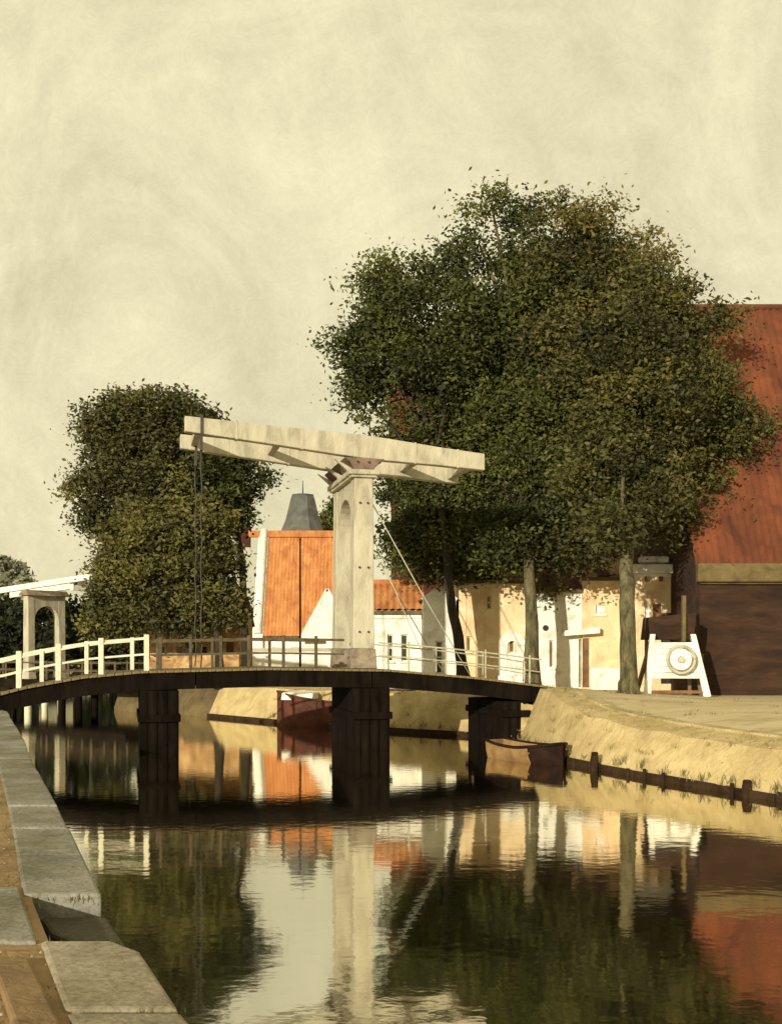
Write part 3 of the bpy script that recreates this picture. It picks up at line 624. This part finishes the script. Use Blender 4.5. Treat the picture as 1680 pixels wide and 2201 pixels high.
# white house with round window
d = 45; h, wo, ro = house('white_house', 'white house with small round window and white door canopy between two trunks', 1152, 1250, d, 1266, 1225, 5, 'side', L, M['red_tile'],
    [(1180,1190,1376,1436),(1243,1249.9,1374,1478)])
window(h, 'window', X(1180,d), X(1190,d), Z(1436,d), Z(1376,d), d, L, BD, False)
b = MB(); r_ = 6.5*d/F; b.tube([(X(1172,d),d+.01,Z(1350,d)),(X(1172,d),d-.03,Z(1350,d))], r_, 16); rw = b.build('round_window', M['rail_brown'], h)
b = MB(); b.tube([(X(1172,d),d-.031,Z(1350,d)),(X(1172,d),d-.036,Z(1350,d))], r_*.75, 16); b.build('pane', PN, rw)
b = MB(); b.prism([(X(1205,d),d-.55,Z(1368,d)),(X(1284,d),d-.55,Z(1362,d)),(X(1284,d),d-.55,Z(1348,d)),(X(1210,d),d-.55,Z(1356,d))], (0,.5,0)); b.build('door_canopy', L, h, bevel=.02)
b = MB(); b.box(X(1207,d),X(1211,d),d-.05,d-.003,Z(1360,d),Z(1334,d)); b.build('bracket', M['buff'], h)
# buff narrow house
d = 44.9; h, wo, ro = house('narrow_buff_house', 'narrow buff house with white base and dark brown doorway left of thick trunk', 1251, 1334, d, 1240, 1190, 5, 'side', M['buff'], M['red_tile'],
    [(1252,1266,1372,1478),(1280,1300,1300,1320)])
window(h, 'door', X(1252,d), X(1266,d), Z(1478,d), Z(1372,d), d, M['brown_wood'], BD, False, False)
window(h, 'window', X(1280,d), X(1300,d), Z(1320,d), Z(1300,d), d, L, L, False)
b = MB(); b.box(X(1268,d),X(1336,d),d-.08,d-.003,1.2,Z(1436,d)); b.build('base_course', L, h, bevel=.03)
chimney(ro, 1262, 1280, 1232, 1260, d-.01, M['buff'], .6); chimney(ro, 1310, 1330, 1205, 1245, d-.01, M['buff'], .6)
# corniced house
d = 43; h, wo, ro = house('corniced_house', 'buff house with heavy white cornice right of thick tree trunk', 1362, 1502, d, 1240, 1195, 5, 'flat', M['buff'], L,
    [(1386,1400,1302,1352),(1420,1466,1318,1470)])
window(h, 'window', X(1386,d), X(1400,d), Z(1352,d), Z(1302,d), d, L, L, False)
b = MB(); b.box(X(1402,d),X(1418,d),d-.07,d-.003,Z(1352,d),Z(1298,d)); b.build('shutter', BD, h, bevel=.01)
window(h, 'door', X(1420,d), X(1466,d), 1.2, Z(1318,d), d, M['brown_wood'], M['dark_opening'], False, False)
b = MB(); b.box(X(1362,d)-.12,X(1502,d)+.1,d-.3,d+.3,Z(1240,d)+.125,Z(1213,d)); b.build('cornice', L, h, bevel=.06)
b = MB(); b.box(X(1375,d),X(1436,d),d-.2,d+.4,Z(1210,d),Z(1196,d)); b.build('crest', L, h, bevel=.08)
for k in range(4):
    b = MB(); xx = X(1385+k*30,d); b.box(xx,xx+.12,d-.2,d-.003,Z(1250,d),Z(1240,d)); b.build('cornice_bracket', BD, h)
b = MB(); b.box(X(1466.5,d),X(1476,d),d-.12,d-.003,1.25,Z(1300,d)); b.build('downpipe', M['olive_trim'], h, bevel=.03)
# big brown house with red roof
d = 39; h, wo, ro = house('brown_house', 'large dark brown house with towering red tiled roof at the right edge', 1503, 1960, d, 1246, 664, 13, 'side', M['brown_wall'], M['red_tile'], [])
b = MB(); b.box(X(1500,d)-.1,X(1960,d),d-.35,d-.003,Z(1246,d)-.1,Z(1212,d)); b.build('cornice', M['olive_trim'], h, bevel=.05)
for z_ in ():
    b = MB(); b.box(X(1503,d),X(1960,d),d-.04,d-.003,z_-.03,z_+.03); b.build('string_course', M['brown_wood'] if z_ > 3 else M['brown_wall'], h)
b = MB(); b.box(X(1503,d)-.02,X(1960,d),d-.09,d-.003,1.2,1.6); b.build('base_course', M['brown_wall'], h, bevel=.03)
# dark red building behind the tree crown
d = 62; h, wo, ro = house('dark_red_house', 'tall dark red brick building behind the largest tree crown', 840, 1480, d, 1000, 800, 9, 'side', M['red_brick'], M['red_tile'],
    [(860+60*i,880+60*i,1040,1090) for i in range(10)])
for i in range(10): window(h, 'window', X(860+60*i,d), X(880+60*i,d), Z(1090,d), Z(1040,d), d, M['rail_white'], PN)
# small white cottage far left
d = 84; h, wo, ro = house('far_cottage', 'tiny white gabled cottage seen through the small left gate', 84, 116, d, 1355, 1332, 5, 'gable', L, M['orange_tile'], [])
# boundary houses outside, keep street going to the right
d = 39.2

# ------------------------------------------------------------------ tilted white cart
d = 36.6; zc = ground_z(X(1445,d), d)-.0; ct = thing('handcart', (X(1445,d),d,zc), 'white painted handcart tipped on end with wheel before the brown doorway', 'cart')
def cp(x, y, dy=0): return Vector((X(x,d), d+dy, zc+(1516-y)/F*d))
for (xt, xb_) in ((1404,1386),(1491,1514)):
    b = MB(); b.prism([cp(xt-5,1382,.1), cp(xt+6,1382,.1), cp(xb_+8,1516,-.35), cp(xb_-8,1516,-.35)], (0,.12,0)); b.build('side_rail', L, ct, bevel=.02)
    b = MB(); b.bar(cp(xt,1390,.25), cp(xb_+(10 if xb_ > 1450 else -6),1516,.95), .12); b.build('prop', M['brown_wood'], ct, bevel=.02)
n = 6
for i in range(n):
    y0 = 1400+i*13; y1 = y0+12.4; f_ = lambda y: (1408-(y-1390)*.10, 1489+(y-1390)*.13)
    (a0, b0), (a1, b1) = f_(y0), f_(y1); k0, k1 = (y0-1382)/134*-.42, (y1-1382)/134*-.42
    b = MB(); b.prism([cp(a0,y0,.12+k0), cp(b0,y0,.12+k0), cp(b1,y1,.12+k1), cp(a1,y1,.12+k1)], (0,.05,0)); b.build('board', L, ct, bevel=.012)
wc = cp(1457,1437,-.32); b = MB(); r_ = 29*d/F
b.tube([wc+Vector((0,.05,0)), wc+Vector((0,-.05,.01))], r_*.8, 28); wh = b.build('wheel', L, ct, bevel=.015)
ring = [wc+Vector((r_*math.cos(a), -.07, r_*math.sin(a))) for a in [2*math.pi*k/28 for k in range(29)]]
b = MB(); b.tube(ring, .05, 8); b.build('rim', M['white_paint'], wh)
b = MB(); b.tube([wc+Vector((0,-.05,0)), wc+Vector((0,-.16,0))], [.12,.09], 12); b.build('hub', M['white_paint'], wh)
for k in range(0):
    a = math.pi*k+.5; b = MB(); b.bar(wc+Vector((.08*math.cos(a),-.075,.08*math.sin(a))), wc+Vector((r_*.95*math.cos(a),-.075,r_*.95*math.sin(a))), .04, .04, up=(0,1,0)); b.build('spoke', M['white_paint'], wh)
b = MB(); b.bar(cp(1392,1506,-.25), cp(1508,1506,-.25), .08, .1); b.build('cross_bar', BD, ct)
# dark shed body behind
b = MB(); b.prism([cp(1396,1394,.5), cp(1500,1394,.5), cp(1505,1335,.5), cp(1402,1345,.5)], (0,.9,0)); b.build('cart_box', M['brown_wall'], ct, bevel=.02)
b = MB()
for xx in (1402,1497): b.bar(cp(xx,1516,.9), cp(xx,1345,.9), .1)
b.build('box_leg', M['brown_wood'], ct)
b = MB(); b.box(X(1472,d),X(1480,d),d+.35,d+.5,cp(0,1398).z,cp(0,1298).z); b.build('upright', M['olive_trim'], ct)

# ------------------------------------------------------------------ boats
def boat(name, label, stern, bow, beam, free, m_, m_bow, thw=True, rake=.25, cat='boat'):
    S0, S1 = Vector((*stern, 0)), Vector((*bow, 0)); ax = (S1-S0); Ln = ax.length; ax.normalize(); sd_ = Vector((-ax.y, ax.x, 0))
    o = thing(name, (S0+S1)/2, label, cat)
    n = 18; st_ = []
    for i in range(n+1):
        t_ = i/n; hw = beam/2*(math.sin(min(1, .35+t_*.9)*math.pi/2) if t_ < .55 else math.cos((t_-.55)/.45*math.pi/2)**.6)+.02
        if t_ > .98: hw = .03
        zt_ = free*(1+.25*(2*t_-1)**2+.3*max(0, t_-.6)); st_.append((t_, hw, zt_))
    def sec(t_, hw, zt_, ins=0):
        c = S0+ax*(t_*Ln); k = [(-hw+ins,zt_),(-hw*.93+ins,zt_*.45),(-hw*.75+ins,-.02+ins),(-hw*.4,-.15+ins),(hw*.4,-.15+ins),(hw*.75-ins,-.02+ins),(hw*.93-ins,zt_*.45),(hw-ins,zt_)]
        return [c+sd_*a+Vector((0,0,z)) for a, z in k]
    def shell(b, a, c):
        vs = []; N = c-a+1
        for (t_, hw, zt_) in st_[a:c+1]: vs += sec(t_, hw, zt_)
        b.add(vs, [(i*8+k, i*8+k+1, (i+1)*8+k+1, (i+1)*8+k) for i in range(N-1) for k in range(7)], True)
        vs = []
        for (t_, hw, zt_) in st_[a:c+1]: vs += sec(t_, hw, zt_, min(.05, hw*.6))
        b.add(vs, [(i*8+k, (i+1)*8+k, (i+1)*8+k+1, i*8+k+1) for i in range(N-1) for k in range(7)], True)
    b = MB(); shell(b, 0, 13); b.add(sec(*st_[0]), [tuple(range(8))]); b.build('hull', m_, o, fix=False)
    b = MB(); shell(b, 13, n); b.build('bow', m_bow, o, fix=False)
    for sgn in (-1, 1):
        b = MB(); b.tube([S0+ax*(t_*Ln)+sd_*(sgn*hw)+Vector((0,0,zt_+.01)) for t_, hw, zt_ in st_], .045, 6); b.build('gunwale', m_bow, o)
    if thw:
        for t_ in (.2,.45,.7):
            b = MB(); i = int(t_*n); hw = st_[i][1]-.05; c = S0+ax*(t_*Ln)+Vector((0,0,free*.7)); b.bar(c-sd_*hw, c+sd_*hw, .22, .04); b.build('thwart', m_, o)
    return o, S0, ax, sd_, Ln
boat('rowing_boat', 'brown wooden rowing boat with shade coloured into its bow moored beside the right bridge pier', (2.95,31.7), (4.55,29.5), 1.3, .40, M['boat_brown'], M['boat_shade'])
o, S0, ax, sd_, Ln = boat('barge', 'dark maroon barge with white hatch cover seen under the bridge', (1.6,44.0), (-4.6,45.2), 2.3, 1.0, M['maroon'], M['maroon'], False, cat='barge')
b = MB(); c = S0+ax*(Ln*.74); b.prism([c-sd_*.7+Vector((0,0,1.05)), c-sd_*.55+Vector((0,0,1.35)), c+sd_*.55+Vector((0,0,1.35)), c+sd_*.7+Vector((0,0,1.05))], ax*1.3); b.build('hatch_cover', L, o, bevel=.05)
b = MB(); c = S0+ax*(Ln*.1); b.prism([c-sd_*.8+Vector((0,0,.9)), c-sd_*.7+Vector((0,0,1.5)), c+sd_*.7+Vector((0,0,1.5)), c+sd_*.8+Vector((0,0,.9))], ax*2.6); b.build('cabin', M['maroon'], o, bevel=.05)

# ------------------------------------------------------------------ trees
def crown(name, ells, d, mt, parent, leaf, dens, bias=0, yell=None, dd=0):
    Vs, Ts = [], []
    for e_ in ells:
        x, y, rx, ry = e_[:4]; dl = e_[4] if len(e_) > 4 else 0; sp = e_[5] if len(e_) > 5 else 1.0; tb = e_[6] if len(e_) > 6 else 0
        de = d+dl; c = np.array(P(x, y, de)); r = np.array((rx*de/F, min(rx, ry*1.3)*de/F*.85, ry*de/F)); r[1] = min(r[1], 3.0)
        vol = r[0]*r[1]*r[2]*4.19; area = (r[0]*r[2]+r[0]*r[1]+r[1]*r[2])*4.19
        nc = max(6, int(area*1.15*sp)); nd = rng.normal(size=(nc, 3)); nd /= np.linalg.norm(nd, axis=1)[:, None]
        rad = rng.uniform(.45, 1.05, nc)**.7; far_ = rng.random(nc) < .14; rad[far_] *= rng.uniform(1.04, 1.2, int(far_.sum())); ctr = c+nd*rad[:, None]*r
        nl = max(12, int(dens*(.55+.45*sp)))
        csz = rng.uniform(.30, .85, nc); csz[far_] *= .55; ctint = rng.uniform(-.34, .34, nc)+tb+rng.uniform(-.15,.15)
        for i in range(nc):
            k = int(nl*(csz[i]/.45)**2); q = rng.normal(size=(k, 3))*csz[i]*np.array((.62, .62, .45))
            Vs.append(ctr[i]+q); Ts.append(np.clip(.42+bias+ctint[i]+rng.normal(size=k)*.10, 0, 1))
    Pn = np.concatenate(Vs); T = np.concatenate(Ts); n = len(Pn)
    a = rng.normal(size=(n, 3)); a[:, 2] = a[:, 2]*.6-.25; a /= np.linalg.norm(a, axis=1)[:, None]
    bq = rng.normal(size=(n, 3)); bq -= (bq*a).sum(1)[:, None]*a; bq /= np.linalg.norm(bq, axis=1)[:, None]
    s_ = leaf*rng.uniform(.5, 1.0, n)[:, None]**1.5*1.7
    vs = np.empty((n, 4, 3)); vs[:, 0] = Pn-a*s_; vs[:, 1] = Pn+bq*s_*.5; vs[:, 2] = Pn+a*s_; vs[:, 3] = Pn-bq*s_*.5
    vs = vs.reshape(-1, 3)-np.array(worigin(parent)); me = bpy.data.meshes.new(name)
    me.vertices.add(n*4); me.vertices.foreach_set('co', vs.ravel()); me.loops.add(n*4); me.loops.foreach_set('vertex_index', np.arange(n*4, dtype=np.int32))
    me.polygons.add(n); me.polygons.foreach_set('loop_start', np.arange(0, n*4, 4, dtype=np.int32)); me.polygons.foreach_set('loop_total', np.full(n, 4, np.int32))
    me.update(); at = me.attributes.new('tint', 'FLOAT', 'POINT'); at.data.foreach_set('value', np.repeat(T, 4).astype(np.float32))
    me.materials.append(mt); o = bpy.data.objects.new(name, me); col.objects.link(o); o.parent = parent; print(name, n)
    return o
def tree(name, label, base, trunk, ells, d, mt, bark, leaf=.078, dens=165, r0=.3, bias=0, limbs=True, group=None, zb=None, cat='tree'):
    bx, bd = base; z0 = zb if zb is not None else ground_z(X(bx, bd), bd)-.1; o = thing(name, (X(bx,bd), bd, z0), label, cat, group)
    pts = [Vector((X(bx,bd), bd, z0))]+[P(*p) for p in trunk]; nP = len(pts); rad = [r0*1.25]+[r0*(1-.55*(i/nP)) for i in range(1, nP)]
    fp, fr = [], []
    for i in range(nP-1):
        for k in range(4): fp.append(pts[i].lerp(pts[i+1], k/4)+Vector((random.uniform(-.03,.03),random.uniform(-.03,.03),0))*(0 if i+k == 0 else 1)); fr.append(rad[i]+(rad[i+1]-rad[i])*k/4)
    fp.append(pts[-1]); fr.append(rad[-1]); g0 = fp[0]; v1 = (fp[1]-g0)
    fp[1:1] = [g0+v1*.08, g0+v1*.22, g0+v1*.5]; fr[0] *= 1.5; fr[1:1] = [fr[0]*.86, fr[0]*.74, fr[0]*.69]
    fr = [r*random.uniform(.94,1.07) for r in fr]; b = MB(); b.tube(fp, fr, 12); b.build('trunk', bark, o)
    if limbs:
        for e_ in ells:
            dl = e_[4] if len(e_) > 4 else 0; end = P(e_[0], e_[1]-e_[3]*.3, d+dl); st_ = fp[-1] if random.random() < .6 else fp[-3]
            mid = st_.lerp(end, .5)+Vector((random.uniform(-.4,.4), random.uniform(-.4,.4), random.uniform(0,.6)))
            b = MB(); b.tube([st_, st_.lerp(mid,.5)+Vector((.1,0,.15)), mid, end], [r0*.42,r0*.36,r0*.28,.04], 8); b.build('limb', bark, o)
    crown('crown', ells, d, mt, o, leaf, dens, bias)
    return o
tree('leaning_tree', 'leaning tree with dark slanting trunk beside the white gabled house', (1003,42.5), [(985,1370,42.4),(968,1295,42.2),(955,1150,42.5),(930,1000,43)],
     [(880,670,100,85,0,.9),(800,745,75,55,0,.8),(850,850,85,85,0,.5),(880,960,75,70),(895,1080,80,95,.5),(930,1180,85,75,.5),(985,780,85,110),(1000,1000,90,110,.5),(800,640,45,38,0,.6),(930,600,60,45,0,.7),(850,590,45,35,0,.55),(955,880,80,80,.3,.35),(840,760,95,80,1,.7),(925,760,80,80,-1),(1010,700,70,80,-1),(740,735,38,22,0,.35),(770,850,25,50,0,.5),(990,1190,90,60,1)],
     43.5, M['leaf'], M['bark_dark'], r0=.22, bias=-.05)
tree('tall_tree', 'tall tree with topmost sparse crown on the middle upright trunk', (1147,41.5), [(1142,1380,41.5),(1138,1230,41.6),(1125,1050,42.5),(1100,800,43)],
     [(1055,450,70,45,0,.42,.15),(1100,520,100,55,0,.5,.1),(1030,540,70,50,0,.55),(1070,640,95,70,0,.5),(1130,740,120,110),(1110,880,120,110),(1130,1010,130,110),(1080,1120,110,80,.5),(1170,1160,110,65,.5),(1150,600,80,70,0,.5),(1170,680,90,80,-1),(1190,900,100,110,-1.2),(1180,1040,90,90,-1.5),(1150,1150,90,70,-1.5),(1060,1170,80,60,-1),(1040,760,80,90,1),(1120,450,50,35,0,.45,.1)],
     43.5, M['leaf'], M['bark'], r0=.27)
tree('broad_tree', 'broad tree with thick olive trunk beside the handcart', (1350,35.2), [(1350,1460,35.2),(1349,1330,35.4),(1345,1190,36.5),(1340,1050,39),(1330,850,41)],
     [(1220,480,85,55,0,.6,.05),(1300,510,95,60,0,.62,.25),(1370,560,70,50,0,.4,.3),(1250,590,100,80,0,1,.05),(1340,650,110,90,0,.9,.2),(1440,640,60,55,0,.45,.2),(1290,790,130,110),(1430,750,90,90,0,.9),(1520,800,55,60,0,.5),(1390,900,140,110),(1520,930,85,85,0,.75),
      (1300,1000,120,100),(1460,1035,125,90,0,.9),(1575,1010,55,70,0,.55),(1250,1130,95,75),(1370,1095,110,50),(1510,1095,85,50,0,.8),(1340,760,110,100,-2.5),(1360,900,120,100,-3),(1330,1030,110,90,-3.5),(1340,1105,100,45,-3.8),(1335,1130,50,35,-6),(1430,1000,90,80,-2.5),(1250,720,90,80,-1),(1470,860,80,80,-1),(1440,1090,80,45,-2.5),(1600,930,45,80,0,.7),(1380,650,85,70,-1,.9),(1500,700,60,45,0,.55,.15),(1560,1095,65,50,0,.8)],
     42, M['leaf_autumn'], M['bark'], r0=.30)
zl = 1.3
tree('round_tree', 'rounded olive tree with highest crown of the left group', (410,54), [(410,1330,54),(395,1200,54),(350,1050,54)],
     [(310,890,100,58),(255,930,75,70),(400,915,75,55),(430,950,50,45),(240,1010,62,70,0,.8),(185,1055,38,36,0,.6),(320,985,100,65),(400,1020,90,60),(235,1100,50,50,0,.9),(330,1070,70,50,0,.8)], 54, M['leaf_olive'], M['bark_dark'], r0=.26, zb=zl, leaf=.095)
tree('spreading_tree', 'dark spreading tree reaching right towards the grey tower roof', (528,52.5), [(526,1350,52.5),(520,1200,52.6),(500,1080,53)],
     [(480,1000,70,50),(535,1030,50,42,0,.8),(460,1060,75,55),(400,1100,80,45),(495,1110,42,40,0,.7)], 53.5, M['leaf'], M['bark_dark'], r0=.2, bias=-.1, zb=zl, leaf=.095)
tree('bushy_tree', 'low bushy olive green tree behind the white bridge railing', (472,51.6), [(470,1380,51.6),(450,1290,51.8),(400,1200,52)],
     [(400,1130,100,60,0,1,.15),(300,1150,80,60),(340,1220,115,75,0,1,.1),(445,1220,75,75),(270,1240,65,70),(320,1310,100,60),(430,1310,75,55),(480,1300,36,50,0,.7),(250,1330,60,45)], 52, M['leaf_olive'], M['bark_dark'], r0=.2, zb=zl, leaf=.10, bias=.16)
tree('small_tree', 'small green tree rising behind the orange roof beside the tall gate', (705,104), [(704,1250,104),(702,1160,104)], [(700,1125,18,28,0,.9),(715,1095,16,25,0,.9),(730,1150,30,40)], 104, M['leaf'], M['bark_dark'], r0=.15, zb=zl, leaf=.15)
tree('hedge_tree', 'dark rounded hedge behind the small left drawbridge', (40,68), [(40,1420,68)], [(20,1370,60,50),(90,1385,60,45),(10,1320,45,35,0,.9),(60,1420,90,25),(60,1340,45,45)], 68, M['leaf_dark'], M['bark_dark'], r0=.15, zb=zl, leaf=.17, dens=40)
tree('hedge_tree', 'dark shrubby tree between the small left gate and the bushy tree', (190,64), [(190,1420,64)], [(165,1375,60,50),(215,1330,50,45,0,.9),(225,1390,65,45),(290,1410,60,32),(150,1320,28,28,0,.7)], 64, M['leaf_dark'], M['bark_dark'], r0=.15, bias=.2, zb=zl, leaf=.16, dens=40)
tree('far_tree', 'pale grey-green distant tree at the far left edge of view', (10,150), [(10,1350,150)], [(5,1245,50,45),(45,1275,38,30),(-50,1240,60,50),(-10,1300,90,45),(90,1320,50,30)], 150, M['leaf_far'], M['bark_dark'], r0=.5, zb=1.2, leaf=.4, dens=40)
def hedge(label, x0, x1, y, top, leaf=.22, m_=None):
    o = thing('hedge', ((x0+x1)/2, y, 1.2), label, 'hedge'); n = int((x1-x0)/3.2); e_ = []
    for i in range(n+1):
        xx = x0+(x1-x0)*i/n; tt = top*random.uniform(.8,1.08); px_ = 840+xx/y*F; py_ = YH-(1.2+tt/2-EYE)/y*F
        e_.append((px_, py_, 2.6/y*F, tt/2/y*F))
    crown('foliage', e_, y, m_ or M['leaf_dark'], o, leaf, 42, .1)
    for i in range(0, n+1, 2):
        xx = x0+(x1-x0)*i/n; b = MB(); b.tube([(xx,y,1.1),(xx+.1,y,1.2+top*.6)], [.16,.07], 7); b.build('stem', M['bark_dark'], o)
hedge('long dark hedge closing the far end of the canal behind the small gate', -48, -12, 113, 6.5)
hedge('dark hedge on the left bank beside the small drawbridge', -48, -30, 72, 4.6)
# grass tufts, reeds and small stones on the bank
def blades(name, m_, spots, hmin, hmax, wd, per, label=None):
    b = MB()
    for (p, sc) in spots:
        for _ in range(per):
            q = p+Vector((random.gauss(0,.09*sc), random.gauss(0,.09*sc), 0)); hh = random.uniform(hmin, hmax)*sc; a = random.uniform(0, 6.28)
            e_ = Vector((math.cos(a), math.sin(a), 0)); ln = Vector((random.gauss(0,.35), random.gauss(0,.35), 0))*hh
            b.add([q-e_*wd, q+e_*wd, q+ln*.4+Vector((0,0,hh*.6))+e_*wd*.7, q+ln+Vector((0,0,hh)), q+ln*.4+Vector((0,0,hh*.6))-e_*wd*.7], [(0,1,2,3,4)])
    return tag(b.build(name, m_, fix=False), kind='stuff')
M['dry_grass'] = mat('dry_grass', (.16,.13,.04), (.36,.28,.11), 3, .9, 0)
M['green_grass'] = mat('green_grass', (.07,.07,.02), (.17,.15,.05), 3, .9, 0)
near_rows = [r for r in fine if 13 < r[0].y < 47]
sp = []
for r in near_rows:
    for _ in range(6):
        k = random.choice((1,1,2,2,2)); f_ = random.random(); p = r[k].lerp(r[k+1], f_)+Vector((random.uniform(-.3,.3), random.uniform(-.3,.3), 0)); 
        if k == 2 or f_ < .9: sp.append((p-Vector((0,0,.04)), random.uniform(.4,1)))
blades('grass', M['dry_grass'], sp, .08, .2, .008, 9)
sp = [(r[1].lerp(r[2], random.uniform(0,.12))-Vector((0,0,.05)), random.uniform(.7,1.3)) for r in near_rows for _ in range(2) if random.random() < .8]
blades('waterside_grass', M['green_grass'], sp, .12, .3, .009, 12)
sp = []
for _ in range(260):
    x_, y_ = random.uniform(5.5,16), random.uniform(27,44); 
    if random.random() < .35 or y_ > 41: sp.append((Vector((x_,y_,ground_z(x_,y_)-.02)), random.uniform(.4,.9)))
blades('street_weeds', M['green_grass'], sp, .06, .14, .008, 8)
b = MB()
for _ in range(700):
    r = random.choice(near_rows); k = random.choice((1,2,3,4)); p = r[k].lerp(r[k+1], random.random())+Vector((random.uniform(-.4,.4),random.uniform(-.4,.4),0)); q = random.uniform(.012,.045)
    v = [p+Vector((random.uniform(.6,1)*q*math.cos(a), random.uniform(.6,1)*q*math.sin(a), 0)) for a in (0,1.3,2.5,3.8,5.1)]
    b.add(v+[p+Vector((0,0,q*.7))], [(0,1,5),(1,2,5),(2,3,5),(3,4,5),(4,0,5)])
tag(b.build('pebbles', M['kerb']), kind='stuff')
sp = []
for sm in seams:
    if sm and 2.4 < sm < 22:
        for _ in range(5): sp.append((qh(sm+random.uniform(-.01,.01), random.uniform(.05,.48), QZ-.03), random.uniform(.3,.7)))
for _ in range(90): yy = random.uniform(4, 20); sp.append((qh(yy, .51+abs(random.gauss(0,.03)), QZ-.03), random.uniform(.3,.8)))
blades('joint_weeds', M['green_grass'], sp, .03, .09, .004, 8)
b = MB()
for _ in range(1500):
    yy = 4+abs(random.gauss(0,6)); p = qh(yy, random.uniform(.5,.5+yy*.3), QZ-.012); q = random.uniform(.006,.022)
    v = [p+Vector((random.uniform(.6,1)*q*math.cos(a), random.uniform(.6,1)*q*math.sin(a), 0)) for a in (0,1.3,2.5,3.8,5.1)]
    b.add(v+[p+Vector((0,0,q*.7))], [(0,1,5),(1,2,5),(2,3,5),(3,4,5),(4,0,5)])
tag(b.build('grit', M['stone_warm']), kind='stuff')
# small creeper on the white house roof
cr_ = thing('roof_creeper', (X(1185,44.8),44.8,Z(1270,44.8)), 'light green creeper on the white house roof edge by the upright trunk', 'plant'); crown('foliage', [(1180,1264,26,10,0,1,.3)], 44.7, M['leaf_olive'], cr_, .09, 40)

GR = {'mooring_post': 'mooring posts along the right bank', 'garden_wall': 'low walls behind the bridge', 'hedge_tree': 'dark shrubs behind the small drawbridge', 'hedge': 'hedges on the left bank'}
for o in S.objects:
    if o.parent is None and o.get('category'):
        k_ = o.name.split('.')[0]
        if k_ in GR: o['group'] = GR[k_]
        elif o['category'] == 'house': o['group'] = 'houses along the far bank'
        elif o['category'] == 'tree': o['group'] = 'trees along the far bank'
S.render.engine = 'CYCLES'
